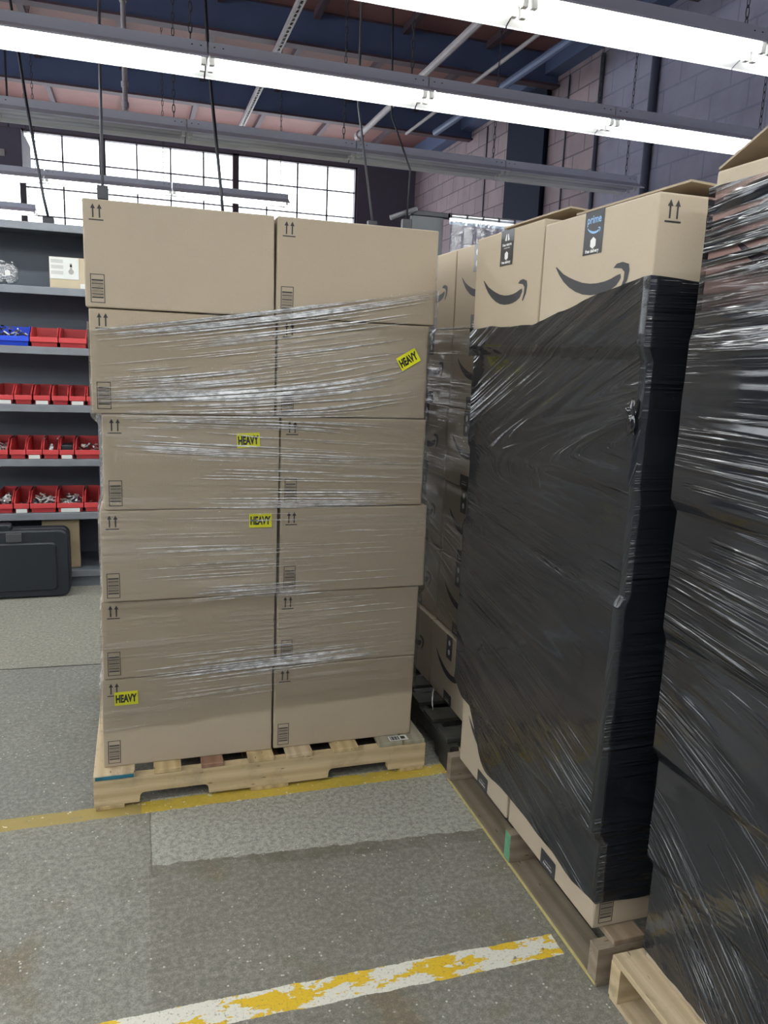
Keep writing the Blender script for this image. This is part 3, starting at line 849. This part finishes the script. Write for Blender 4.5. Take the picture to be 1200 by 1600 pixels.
specC = [(0, 0, .6, 1.60, 1.94, 34, .08, .35, .0008, .0026), (0, 0, .6, 1.28, 1.36, 8, .08, .25, .0008, .0018), (0, 0, .5, .3, .6, 16, .1, .5, .0008, .0018), (0, 0, .5, .16, .45, 16, .1, .4, .0008, .002)]
strands(rC, cC, posC, slopeC, specC, FOLDB, 6, off=.008, ztf=ztC, zbf=zbC)

# stack behind, clear film ---------------------------------------------------
slopeD = lambda s_, f, z: (-.25*f*sm((1.1-z)/.6) if s_ == 0 else 0)
ztD = lambda s_, f: 1.72
zbD = lambda s_, f: .42+(.2*(1-f) if s_ == 0 else 0)
rD, posD, cD = film('clear_stretch_wrap', layersD, 'dull clear stretch wrap around the smile boxes on the blackened pallet', WC, ztD, zbD, slopeD, off=.007, amp=.004, seed=12)
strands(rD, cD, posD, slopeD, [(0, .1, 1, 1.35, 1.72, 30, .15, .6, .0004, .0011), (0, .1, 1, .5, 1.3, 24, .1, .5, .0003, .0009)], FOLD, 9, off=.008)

# crumpled knots of film
def knot(root, c0, c, size, mat, seed, name='film_knot', stretch=(1, 1, 1.8)):
    bm = bmesh.new(); bmesh.ops.create_icosphere(bm, subdivisions=4, radius=1)
    for v in bm.verts:
        n = 1.3*noise.noise(v.co*1.7+Vector((seed, 0, 0)))+.35*noise.noise(v.co*5+Vector((0, seed, 0)))
        v.co = Vector((v.co.x*stretch[0], v.co.y*stretch[1], v.co.z*stretch[2]))*size*(1+.55*n)+Vector(c)-c0
    MB().frombm(bm).build(name, mat, root, smooth=True)
knot(rB, cB, (1.078, 1.53, 1.475), .014, FOLDB, 3, stretch=(.5, 1.1, 2.4))
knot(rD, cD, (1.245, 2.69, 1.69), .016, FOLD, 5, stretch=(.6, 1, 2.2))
# loose tail of film by the blackened pallet
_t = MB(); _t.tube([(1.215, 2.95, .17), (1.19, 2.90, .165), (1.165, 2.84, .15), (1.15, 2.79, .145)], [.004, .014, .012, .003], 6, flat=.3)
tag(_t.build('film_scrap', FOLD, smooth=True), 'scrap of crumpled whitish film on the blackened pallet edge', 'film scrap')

# ------------------------------------------------------------------ building
XW, YB = 4.32, 12.5
struct(MB().box(-7, XW, -4, YB, -.1, 0), 'floor', floor_mat())
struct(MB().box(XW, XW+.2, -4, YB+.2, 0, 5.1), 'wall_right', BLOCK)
LW0, LW1 = -2.5, 11.5  # unseen window band, added to light the ceiling and right wall
struct(MB().box(-7.2, -7, -4, YB+.2, 0, 1.9).box(-7.2, -7, -4, YB+.2, 4.45, 5.1).box(-7.2, -7, -4, LW0, 1.9, 4.45).box(-7.2, -7, LW1, YB+.2, 1.9, 4.45), 'wall_left', WALLD)
fr = MB()
for k in range(29): fr.box(-7.12, -7.08, LW0+.5*k-.011, LW0+.5*k+.011, 1.9, 4.45)
for k in range(6): fr.box(-7.118, -7.082, LW0, LW1, 1.92+.5*k-.01, 1.92+.5*k+.01)
f3 = struct(fr, 'added_window_3', FRAMEM); MB().box(-7.102, -7.098, LW0, LW1, 1.9, 4.45).build('pane', GLASS, f3)
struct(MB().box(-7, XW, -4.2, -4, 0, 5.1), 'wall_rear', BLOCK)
struct(MB().box(-7, XW, -4, YB, 4.78, 4.95), 'ceiling', DECKM)
# back wall around the two window bands
wb = MB(); WX0, WX1, WZ0, WZ1 = -1.47, 3.36, 2.3, 4.465
wb.box(-7, XW, YB, YB+.25, 0, WZ0); wb.box(-7, XW, YB, YB+.25, WZ1, 4.78); wb.box(WX1, XW, YB, YB+.25, WZ0, WZ1)
wb.box(-7, WX0, YB, YB+.25, 3.9, WZ1); wb.box(-7, -4.6, YB, YB+.25, WZ0, 3.9)
struct(wb, 'wall_back', WALLD)
fr = MB()
for x in (-.42, 1.47): fr.box(x-.045, x+.045, YB+.02, YB+.12, WZ0, WZ1)
fr.box(WX0, WX0+.03, YB+.02, YB+.1, WZ0, WZ1); fr.box(WX1-.03, WX1, YB+.02, YB+.1, WZ0, WZ1)
fr.box(WX0, WX1, YB+.02, YB+.1, WZ1-.03, WZ1); fr.box(WX0, WX1, YB+.02, YB+.1, WZ0, WZ0+.03)
xs = [-.95] + [-.42+.4725*k for k in (1, 2, 3)] + [1.47+.4725*k for k in (1, 2, 3)]
for x in xs: fr.box(x-.011, x+.011, YB+.04, YB+.08, WZ0, WZ1)
for k in range(1, 6): fr.box(WX0, WX1, YB+.042, YB+.078, WZ1-.375*k-.009, WZ1-.375*k+.009)
f1 = struct(fr, 'window_1', FRAMEM)
g = MB().box(WX0, WX1, YB+.058, YB+.062, WZ0, WZ1).build('pane', GLASS, f1)
fr = MB(); fr.box(-4.6, -4.57, YB+.02, YB+.1, WZ0, 3.9); fr.box(WX0-.05, WX0, YB+.02, YB+.1, WZ0, 3.9)
for k in range(1, 7): fr.box(-4.6+.45*k-.011, -4.6+.45*k+.011, YB+.04, YB+.08, WZ0, 3.9)
for k in range(4): fr.box(-4.6, WX0, YB+.042, YB+.078, 3.88-.4*k-.01, 3.88-.4*k+.01)
f2 = struct(fr, 'window_2', FRAMEM); MB().box(-4.57, WX0-.05, YB+.058, YB+.062, WZ0, 3.9).build('pane', GLASS, f2)
# ledge at the top of the right wall
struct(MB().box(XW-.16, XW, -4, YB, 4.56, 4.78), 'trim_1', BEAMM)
# dark steel column on the right wall
cm = MB(); cm.box(XW-.05, XW-.001, 8.13, 9.06, 0, 4.56); cm.box(XW-.075, XW-.05, 8.10, 8.16, 0, 4.56)
struct(cm, 'trim_2', COLM)
# roof beams (I sections) along X
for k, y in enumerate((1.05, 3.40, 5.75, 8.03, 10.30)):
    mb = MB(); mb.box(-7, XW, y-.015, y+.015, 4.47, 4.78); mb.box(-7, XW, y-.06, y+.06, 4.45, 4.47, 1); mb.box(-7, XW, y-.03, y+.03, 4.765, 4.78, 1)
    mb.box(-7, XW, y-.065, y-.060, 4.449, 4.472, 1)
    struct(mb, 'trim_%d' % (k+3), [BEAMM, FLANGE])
# small purlins along Y under the deck
mb = MB()
purl = []
for k in range(12):
    x = -6.4+.9*k
    purl.append(x)
    struct(MB().box(x-.03, x+.03, -4, YB, 4.71, 4.78), 'trim_%d' % (k+8), FLANGE)

# vertical conduits on the right wall
for (y, r, lab) in ((6.24, .035, 'thick dark vertical conduit on the block wall, nearest the camera'), (7.12, .02, 'thin dark vertical conduit on the block wall, second along'), (7.75, .008, 'thin dark cable running down the block wall beside the dark column'), (9.75, .008, 'thin dark cable down the pinkish block wall past the dark column')):
    tag(MB().tube([(XW-r-.002, y, 0), (XW-r-.002, y, 4.5)], r, 10).build('wall_conduit', CONDM, smooth=True), lab, 'conduit', 'conduits and cables on the block wall')
# overhead pipes along Y
def pipe(pts, r, m, label, name='ceiling_pipe', cat='pipe', collars=()):
    mb = MB().tube(pts, r, 10)
    for (p, q) in collars: mb.tube([p, q], r*1.6, 10)
    return tag(mb.build(name, m, smooth=False), label, cat)
pipe([(2.73, 5.6, 4.3), (2.73, 10.2, 4.3), (2.73, 10.22, 4.2)], .035, PIPEM, 'pale overhead pipe with a hooked end near the windows', collars=[((2.73, 8.2, 4.3), (2.73, 8.3, 4.3)), ((2.73, 10.1, 4.3), (2.73, 10.2, 4.3))])
pipe([(3.3, 5.4, 4.3), (3.24, 9.8, 4.3)], .018, PIPEM, 'thin pale overhead pipe between the two thicker ones')
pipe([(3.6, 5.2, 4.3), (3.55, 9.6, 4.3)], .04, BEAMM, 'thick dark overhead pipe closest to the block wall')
# perforated strut channel under the beams
mb = MB()
x = 1.34
mb.box(x-.03, x+.03, 5.4, 10.9, 4.432, 4.44); mb.box(x-.03, x-.025, 5.4, 10.9, 4.39, 4.44); mb.box(x+.025, x+.03, 5.4, 10.9, 4.39, 4.44)
mb.box(x-.03, x-.012, 5.4, 10.9, 4.388, 4.392); mb.box(x+.012, x+.03, 5.4, 10.9, 4.388, 4.392)
for k in range(60): mb.box(x-.012, x+.012, 5.42+k*.09, 5.45+k*.09, 4.388, 4.392)
tag(mb.build('strut_channel', PIPEM), 'perforated steel strut channel running under the roof beams', 'strut channel')
# vertical drops with outlets
def drop(pts, r, m, label, box=True):
    pts = [(p[0]*.955, p[1]*.955, 1.59+(p[2]-1.59)*.955 if k else 4.78) for k, p in enumerate(pts)]   # just in front of the unlit row
    root = thing('power_drop', pts[-1], label, 'power cord')
    o = Vector(pts[-1])
    MB().tube([Vector(p)-o for p in pts], r, 8).build('cord', m, root, smooth=True)
    if box: MB().bbox(-.035, .035, -.025, .025, -.09, .0, .006).build('outlet_box', DARKMET, root)
    return root
drop([(-.175, 6, 4.78), (-.2, 6, 3.4), (-.205, 6, 2.66)], .010, RODM, 'straight grey cord hanging down behind the top left box, black outlet on its end')
drop([(.44, 6, 4.78), (.52, 6.02, 3.5), (.60, 6, 2.70), (.62, 6, 2.45)], .011, DARKMET, 'thick slanting black cord hanging behind the left pallet boxes')
drop([(-.86, 6, 4.78), (-.74, 6, 3.8), (-.66, 6, 3.1), (-.585, 6, 2.55), (-.56, 6, 2.42)], .009, DARKMET, 'slanting black cord hanging above the shelf rack at left')
drop([(1.60, 6, 4.78), (1.60, 6, 3.4), (1.74, 6, 2.6)], .009, RODM, 'grey cord hanging right of the windows behind the right top box')
drop([(1.75, 5.8, 4.78), (1.80, 5.8, 3.3), (1.96, 5.8, 2.95), (1.95, 5.8, 2.6)], .007, DARKMET, 'thin black cord bending down beside the grey booth')
drop([(-1.02, 5.9, 4.78), (-.90, 5.9, 4.1), (-.78, 5.9, 3.95)], .022, DARKMET, 'thick black hose curving at the top left corner', False)
r_ = thing('sprinkler_drop', (-.05, 7, 3.42), 'pale pipe drop with two couplings hanging in front of the windows', 'pipe')
MB().tube([(0, 0, 1.36), (0, 0, 0)], .02, 10).build('pipe', PIPEM, r_, smooth=True)
for z in (.04, .19, .8): MB().tube([(0, 0, z-.02), (0, 0, z+.02)], .028, 10).build('coupling', PIPEM, r_)
# dark duct box top left by window
r_ = thing('duct_box', (-1.80, 10.1, 3.40), 'dark boxy heater duct hanging left of the windows', 'duct')
MB().bbox(-.65, .66, -.4, .4, 0, .42, .01).build('housing', WALLD, r_)
MB().bbox(.44, .49, -.41, -.40, .12, .19, .002).build('outlet_plate', PIPEM, r_)
MB().box(-.5, -.48, -.01, .01, .42, 1.38).build('hanger', DARKMET, r_)
MB().box(.48, .5, -.01, .01, .42, 1.38).build('hanger', DARKMET, r_)

# ------------------------------------------------------------------ fluorescent fixtures
def chain(mb, x, y, z0, z1):
    n = int((z1-z0)/.048); st = (z1-z0)/n
    for k in range(n):
        c = z0+st*(k+.5); a = k % 2
        pts = []
        for q in range(9):
            t = 2*PI*q/8; dx = .009*math.cos(t); dz = .030*math.sin(t)
            pts.append((x+(dx if a else 0), y+(0 if a else dx), c+dz))
        mb.tube(pts, .0028, 4, cap=False)
def make_fixture(Lf, lit, label, loc, ch=4.78):
    root = thing('fluorescent_fixture', loc, label, 'ceiling light', 'fluorescent fixtures hung in rows')
    h = Lf/2-.004
    # hood: outside sloping sides, channel on top  (local z=0 at lower lip)
    prof_out = [(-.165, .0), (-.165, .008), (-.06, .058), (-.055, .11), (.055, .11), (.06, .058), (.165, .008), (.165, 0)]
    prof_in = [(.162, 0.0), (.162, .006), (.058, .050), (.05, .045), (-.05, .045), (-.058, .050), (-.162, .006), (-.162, 0)]
    P = prof_out+prof_in; n = len(P)
    vs = [(-h, y, z) for y, z in P]+[(h, y, z) for y, z in P]
    mb = MB(); no = len(prof_out)
    fs = [(i, i+1, n+i+1, n+i) for i in range(no-1)]
    mb.add(vs, fs, 0)
    mb.add(vs, [(i, i+1, n+i+1, n+i) for i in range(no, n-1)], 1)
    mb.add(vs, [(no-1, no, n+no, n+no-1), (n-1, 0, n, 2*n-1)], 0)
    bm = bmesh.new()
    for sx in (-h, h): mb.add([(sx, -.055, .058), (sx, .055, .058), (sx, .055, .11), (sx, -.055, .11)], [(0, 1, 2, 3)], 0)
    bm.free()
    for sx in (-h+.03, h-.03, -h+.075, h-.075):
        mb.tube([(sx, -.0575, .085), (sx, -.0555, .085)], .005, 8, 2)
    mb.build('reflector_hood', [GALV, HOODIN, DARKMET], root)
    for y in (-.05, .05):
        MB().tube([(-h+.035, y, .02), (h-.035, y, .02)], .0165, 12).build('tube', TUBEM if lit else TUBEOFF, root, smooth=True)
        for sx in (-1, 1):
            MB().bbox(sx*(h-.018)-.014, sx*(h-.018)+.014, y-.014, y+.014, -.002, .05, .003).build('socket', SOCK, root)
    for sx in (1,):
        m2 = MB(); chain(m2, sx*(h-.08), 0, .11, ch-loc[2]); m2.build('chain', DARKMET, root)
    return root
protos = {}
def fixture(x, y, z, lit, label):
    k = (lit, round(z, 2))
    if k not in protos:
        protos[k] = make_fixture(1.22, lit, label, (x, y, z)); return
    copy_thing(protos[k], (x, y, z), label)
ZF = 3.03
pos_w = ['first', 'second', 'third', 'fourth', 'fifth', 'sixth', 'seventh', 'eighth']
def row(y, z, xs_, lit, rowname):
    n = len(xs_)
    for i, x in enumerate(xs_):
        fixture(x, y, z, lit, '%s fluorescent fixture, %s from right in %s' % ('lit' if lit else 'unlit', pos_w[n-1-i], rowname))
row(3.29, ZF, [-5.125, -3.905, -2.685, -1.465, -.245, .975, 2.195, 3.415], True, 'the nearest visible row')
row(4.53, ZF, [-5.11, -3.89, -2.67, -1.45, -.23, .99, 2.21, 3.43], True, 'the long bright row across the picture')
row(6.0, ZF, [-2.08, -.86, .36, 1.00+.58, 2.80+.55][0:0] + [-1.47, -.25, .97, 2.19, 3.41], False, 'the unlit row above the windows')
row(8.85, 3.15, [-3.27, -2.05, -.83+.61-.61, .39+.6-.0][0:0] + [-2.67, -1.45, -.23, .99], True, 'the row crossing the window panes')
row(11.1, 3.15, [-3.0, -1.78], True, 'the farthest row just above the shelf rack')
row(.80, ZF, [-5.13, -3.91, -2.69, -1.47, -.25, .97, 2.19, 3.41], True, 'the row behind the camera')
row(-2.0, ZF, [-5.13, -3.91, -2.69, -1.47, -.25, .97, 2.19], True, 'the added last row behind the camera')  # unseen row added to light the box fronts more evenly
row(-.6, ZF, [-5.13, -3.91, -2.69, -1.47, -.25, .97, 2.19], True, 'the row far behind the camera')

# ------------------------------------------------------------------ shelf rack
RK = thing('shelf_rack', (-1.1, 5.3, 0), 'grey steel shelf rack with red bins behind the left pallet', 'shelving')
RW = 1.3
zs = [.115, .505, .855, 1.20, 1.557, 1.917, 2.29]
for i, z in enumerate(zs):
    o = MB().bbox(-RW, RW, 0, .5, z-.012, z, .002).build('shelf', SHELF, RK)
    MB().bbox(-RW, RW, -.004, .006, z-.045, z+.001, .003).build('shelf_lip', SHLIP, o)
MB().box(-RW, RW, .5, .51, 0, 2.3).build('back_panel', SHELF, RK)
for x in (-RW, 0.86, RW): MB().bbox(x-.012, x+.012, .006, .5, 0, 2.28, .003).build('upright', SHELF, RK)
MB().box(-RW, RW, .02, .04, 0, .07).build('kick_plate', SHELF, RK)

def make_bin(w, h, d, mat, label, loc, card=False, group='red hopper bins on the shelf rack'):
    root = thing('storage_bin', loc, label, 'bin', group)
    t = .004; lip = h*.42
    mb = MB(); mb.box(-w/2+.006, w/2-.006, .012, d, 0, t)
    for s in (-1, 1):
        x = s*(w/2-.003); xb = s*(w/2-.008)
        prof = [(.012, 0), (d, 0), (d, h), (d*.35, h), (.0, lip+.012)]
        vs = [(xb if z < .01 else x, y, z) for y, z in prof]+[((xb if z < .01 else x)-s*t, y, z) for y, z in prof]
        n = len(prof)
        mb.add(vs, [tuple(range(n)), tuple(range(2*n-1, n-1, -1))]+[(i, (i+1) % n, n+(i+1) % n, n+i) for i in range(n)])
        mb.tube([(x, d*.35, h), (x, 0, lip+.012)], .0035, 5)
    mb.box(-w/2+.004, w/2-.004, d-t, d, 0, h)
    mb.add([(-w/2+.01, .012, 0), (w/2-.01, .012, 0), (w/2-.003, 0, lip), (-w/2+.003, 0, lip), (-w/2+.01, .016, 0), (w/2-.01, .016, 0), (w/2-.003, .004, lip), (-w/2+.003, .004, lip)],
           [(0, 1, 2, 3), (7, 6, 5, 4), (3, 2, 6, 7), (0, 3, 7, 4), (1, 5, 6, 2)])
    mb.bbox(-w/2, w/2, -.006, .003, lip*.55, lip+.008, .002)
    mb.build('bin_body', mat, root)
    if card: MB().box(-w*.36, w*.36, -.004, -.001, .001, lip*.5).build('label_card', WHITE, root, lambda p: p+Vector((0, .0, 0)))
    return root
def pile(w, d, h, lip, loc, label, mats, n, size, kind, seed):
    rn = random.Random(seed); mb = MB()
    for _ in range(n):
        x = rn.uniform(-w/2+.015, w/2-.015); y = rn.uniform(.02, d*.6)
        top = h*(1-.5*abs(2*x/w)**2)
        z = rn.uniform(.010, max(.012, top))
        a = rn.uniform(0, 2*PI); e = rn.uniform(-.7, .7); L = rn.uniform(size*.7, size*1.3)
        dv = Vector((math.cos(a)*math.cos(e), math.sin(a)*math.cos(e), math.sin(e)))*L/2
        c = Vector((x, y, max(z, .007+abs(dv.z))))
        # keep inside bin
        for k, lim in ((0, w/2-.010),):
            ex = abs(dv.x); c.x = min(max(c.x, -lim+ex), lim-ex) if lim > ex else 0
        c.y = max(c.y, .02+abs(dv.y))
        r = size*.13; mi = rn.randrange(len(mats))
        mb.tube([c-dv, c+dv], r, 6, mi)
        if kind == 'bolt': mb.tube([c+dv, c+dv*1.18], r*2.0, 6, mi)
    o = mb.build('fastener_pile', mats); o.location = loc
    return tag(o, label, 'fasteners', None, 'stuff')
px = lambda p: -.80+p*.00366
def bins(z, items, h, rowname):
    for i, (a, b, mat, card, fill) in enumerate(items):
        w = (b-a)*.00366-.002; x = px((a+b)/2); dd = .30
        loc = (x, 5.312, z+.001)
        nm = 'blue' if mat is BLUE else 'red'
        st = {None: 'empty', 'few': 'nearly empty', 'bolts': 'full of steel bolts', 'tubes': 'heaped with pale fittings', 'bag': 'holding a white plastic bag', 'dark': 'holding something dark', 'scrap': 'holding white and grey pieces'}[fill]
        lb = '%s plastic bin, %s, %s from left, %s' % (nm, st, pos_w[i], rowname)
        make_bin(w, h, dd, mat, lb, loc, card)
        if fill == 'bolts': pile(w, dd, h*.75, 0, loc, 'steel bolts in the %s bin from left, %s' % (pos_w[i], rowname), [STEEL, DSTEEL, STEEL], 90, .034, 'bolt', i+3)
        if fill == 'tubes': pile(w, dd, h*1.05, 0, loc, 'heap of pale and dark fittings in the blue bin', [WHITE, DSTEEL, STEEL, LBLK], 80, .036, 'tube', i+7)
        if fill == 'few': pile(w, dd, h*.45, 0, loc, 'few small fasteners in the %s bin from left, %s' % (pos_w[i], rowname), [STEEL, DSTEEL], 26, .016, 'bolt', i+11)
        if fill == 'scrap': pile(w, dd, h*.75, 0, loc, 'white and grey fittings in %s bin from left, %s' % (pos_w[i], rowname), [WHITE, STEEL, DSTEEL], 50, .026, 'bolt', i+13)
        if fill == 'bag':
            bm = bmesh.new(); bmesh.ops.create_icosphere(bm, subdivisions=3, radius=1)
            for v in bm.verts:
                n = noise.noise(v.co*2.2)+.5*noise.noise(v.co*6)
                v.co = Vector((v.co.x*w*.30, v.co.y*.05+.08, .048+v.co.z*.04))*1.0+Vector((0, 0, .012*n))
            m2 = MB().frombm(bm)
            for sx, dz in ((-1, .10), (1, .105)):
                m2.add([(0, .06, .07), (sx*.028, .05, dz), (sx*.052, .06, dz+.035), (sx*.036, .07, dz+.03), (sx*.02, .07, .09)], [(0, 1, 2, 3, 4)])
            o = m2.build('plastic_bag', [clearplastic('milky_bag', .5)], None); o.location = loc
            tag(o, 'knotted clear plastic bag of white parts in a red bin', 'bag')
        if fill == 'dark':
            o = MB().bbox(-w*.4, w*.4, .03, .16, .006, h*.72, .006).build('dark_pouch', BLKP); o.location = loc
            tag(o, 'dark folded pouch inside a red bin on the middle shelf', 'pouch')
bins(1.558, [(-42, 45, BLUE, False, 'tubes'), (46, 90, RED, False, None), (91, 136, RED, False, 'few')], .118, 'shelf with the blue bin')
bins(1.201, [(-12, 16, RED, True, 'few'), (17, 45, RED, False, None), (47, 74, RED, True, None), (76, 103, RED, False, 'few'), (104, 131, RED, True, 'few'), (132, 160, RED, False, 'few')], .112, 'shelf below the blue bin')
bins(.856, [(-24, 3, RED, False, 'scrap'), (5, 31, RED, False, None), (31.5, 57, RED, True, None), (57.5, 84, RED, False, 'bag'), (84.5, 109, RED, True, 'dark'), (110, 152, RED, False, 'scrap')], .118, 'second shelf above black case')
bins(.506, [(-20, 6, RED, False, 'bolts'), (7, 32, RED, True, 'few'), (33, 76, RED, False, 'bolts'), (77, 121, RED, True, 'bolts'), (122, 148, RED, False, 'few'), (149, 175, RED, False, None)], .125, 'shelf just above black case')
# carton on the upper shelf
r_ = thing('carton', (px(112), 5.45, 1.918), 'small tan carton with white instruction label on the upper rack shelf', 'box')
MB().bbox(-.115, .14, -.12, .15, 0, .185, .003).build('carton_body', plain('tan_board', (.50, .42, .29), .7), r_)
lm = MB().box(-.112, .055, -.1225, -.1205, .055, .183, 0)
for k in range(3):
    for q in range(3): lm.box(-.105+.0, -.035, -.1232, -.1226, .165-k*.034-q*.007, .168-k*.034-q*.007, 1)
lm.tube([(.01, -.1226, .10), (.01, -.1232, .10)], .016, 10, 1); lm.tube([(.01, -.1226, .135), (.01, -.1232, .135)], .007, 8, 1); lm.box(.004, .016, -.1232, -.1226, .112, .150, 1)
lm.build('instruction_label', [WHITE, plain('grey_print', (.35, .34, .33), .6)], r_)
MB().box(.06, .11, -.1225, -.1205, .004, .032).build('small_label', WHITE, r_)
# clear bag with parts, upper shelf left
r_ = thing('parts_bag', (px(0), 5.40, 1.918), 'clear plastic bag of small parts lying on the upper rack shelf', 'bag')
bm = bmesh.new(); bmesh.ops.create_icosphere(bm, subdivisions=4, radius=1)
for v in bm.verts:
    n = noise.noise(v.co*2.4)+.5*noise.noise(v.co*6)
    v.co = Vector((math.copysign(abs(v.co.x)**.6, v.co.x)*.115, v.co.y*.045*(1.25-.5*(v.co.z+1)/2), .077+math.copysign(abs(v.co.z)**.55, v.co.z)*.074))+Vector((0, .012*n, 0))
MB().frombm(bm).build('bag_film', PBAG, r_, smooth=True)
mb = MB(); rn = random.Random(4)
for _ in range(26):
    c = Vector((rn.uniform(-.08, .07), rn.uniform(-.03, .03), rn.uniform(.012, .035))); a = rn.uniform(0, PI); dv = Vector((math.cos(a), math.sin(a)*.5, .2))*.012
    mb.tube([c-dv, c+dv], .006, 6, rn.randrange(2))
o = mb.build('fastener_pile', [STEEL, DSTEEL], r_); o['kind'] = 'stuff'
MB().box(.045, .075, -.064, -.062, .055, .085).build('sticker', WHITE, r_)
# black hard case
r_ = thing('hard_case', (-.93, 5.17, 0), 'black plastic hard case standing on the floor before the shelf rack', 'case')
def rr2(x0, x1, z0, z1, r, n=6):
    pts = []
    for cx, cz, a in ((x1-r, z0+r, -PI/2), (x1-r, z1-r, 0), (x0+r, z1-r, PI/2), (x0+r, z0+r, PI)):
        pts += [(cx+r*math.cos(a+PI/2*k/n), cz+r*math.sin(a+PI/2*k/n)) for k in range(n+1)]
    return pts
def slab(x0, x1, z0, z1, r, y0, y1, inset=.008):
    mb = MB(); n = None; rings = []
    for y, ins in ((y0, inset), (y0+inset, 0), (y1-inset, 0), (y1, inset)):
        rings.append([(x, y, z) for x, z in rr2(x0+ins, x1-ins, z0+ins, z1-ins, r)])
    n = len(rings[0]); mb.add([p for q in rings for p in q], [(k*n+i, k*n+(i+1) % n, (k+1)*n+(i+1) % n, (k+1)*n+i) for k in range(3) for i in range(n)]+[tuple(range(n-1, -1, -1)), tuple(3*n+i for i in range(n))])
    return mb
slab(-.48, .49, .008, .435, .05, -.075, .0).build('front_shell', BLKP, r_)
slab(-.48, .49, .008, .435, .05, .004, .085).build('back_shell', BLKP, r_)
slab(-.42, .42, .05, .36, .03, -.088, -.06).build('raised_panel', BLKP, r_)
slab(-.16, .16, .395, .47, .02, -.035, .03).build('handle', BLKP, r_)
for x in (-.24, .135): MB().bbox(x, x+.09, -.088, -.06, .37, .425, .004).build('latch', plain('latch_grey', (.06, .06, .065), .4), r_)
MB().bbox(-.40, -.28, -.05, .06, 0, .012, .003).bbox(.2, .34, -.05, .06, 0, .012, .003).build('foot', BLKP, r_)
tag(MB().bbox(-.62, -.392, 5.36, 5.40, .117, .455, .003).build('cardboard_sheet', plain('tan_sheet', (.38, .30, .19), .7)), 'tan cardboard panel standing on the bottom shelf behind the black case', 'cardboard')

# ------------------------------------------------------------------ booth with strip curtain
r_ = thing('booth_wall', (2.05, 5.62, 0), 'dark grey booth panel with pale top rail beyond the boxes', 'booth')
MB().bbox(-.13, .12, -.02, .02, 0, 2.60, .004).build('panel', BOOTH, r_)
MB().bbox(-.14, .95, -.03, .03, 2.60, 2.635, .004).build('top_rail', DARKMET, r_)
MB().tube([(-.30, -.05, 2.56), (-.10, -.04, 2.64)], .018, 8).build('brace', RODM, r_)
MB().bbox(.86, .92, -.02, .02, 0, 2.60, .004).build('post', BOOTH, r_)
r_ = thing('strip_curtain', (2.55, 5.52, 0), 'clear vinyl strip curtain hanging from a silver rail beyond the boxes', 'curtain')
MB().tube([(-.37, 0, 2.605), (.40, 0, 2.605)], .018, 12).build('rail', ALU, r_, smooth=True)
mb = MB()
for k in range(7): mb.tube([(-.37+k*.128, 0, 2.605), (-.355+k*.128, 0, 2.605)], .0205, 12)
mb.build('rail_joint', DARKMET, r_)
mb = MB(); mb.box(-.37, .40, -.012, -.008, 2.545, 2.59)
mb.build('mounting_plate', ALU, r_)
for k in range(7):
    x = -.37+k*.11; g = []
    for i in range(12):
        z = .05+2.51*i/11
        g.append([(x+.11*j/6+.004*math.sin(z*3+k), -.02+.012*math.sin(j*1.1+k)+.01*math.sin(z*2.2+k*2)-(.006 if k % 2 else 0), z) for j in range(7)])
    mb = MB().sheet(g); mb.build('vinyl_strip', STRIPM, r_, smooth=True)
    m2 = MB()
    for q in range(3): m2.tube([(x+.02+q*.035, -.045, 2.565), (x+.02+q*.035, -.03, 2.565)], .008, 8)
    m2.build('rivet', ALU, r_)
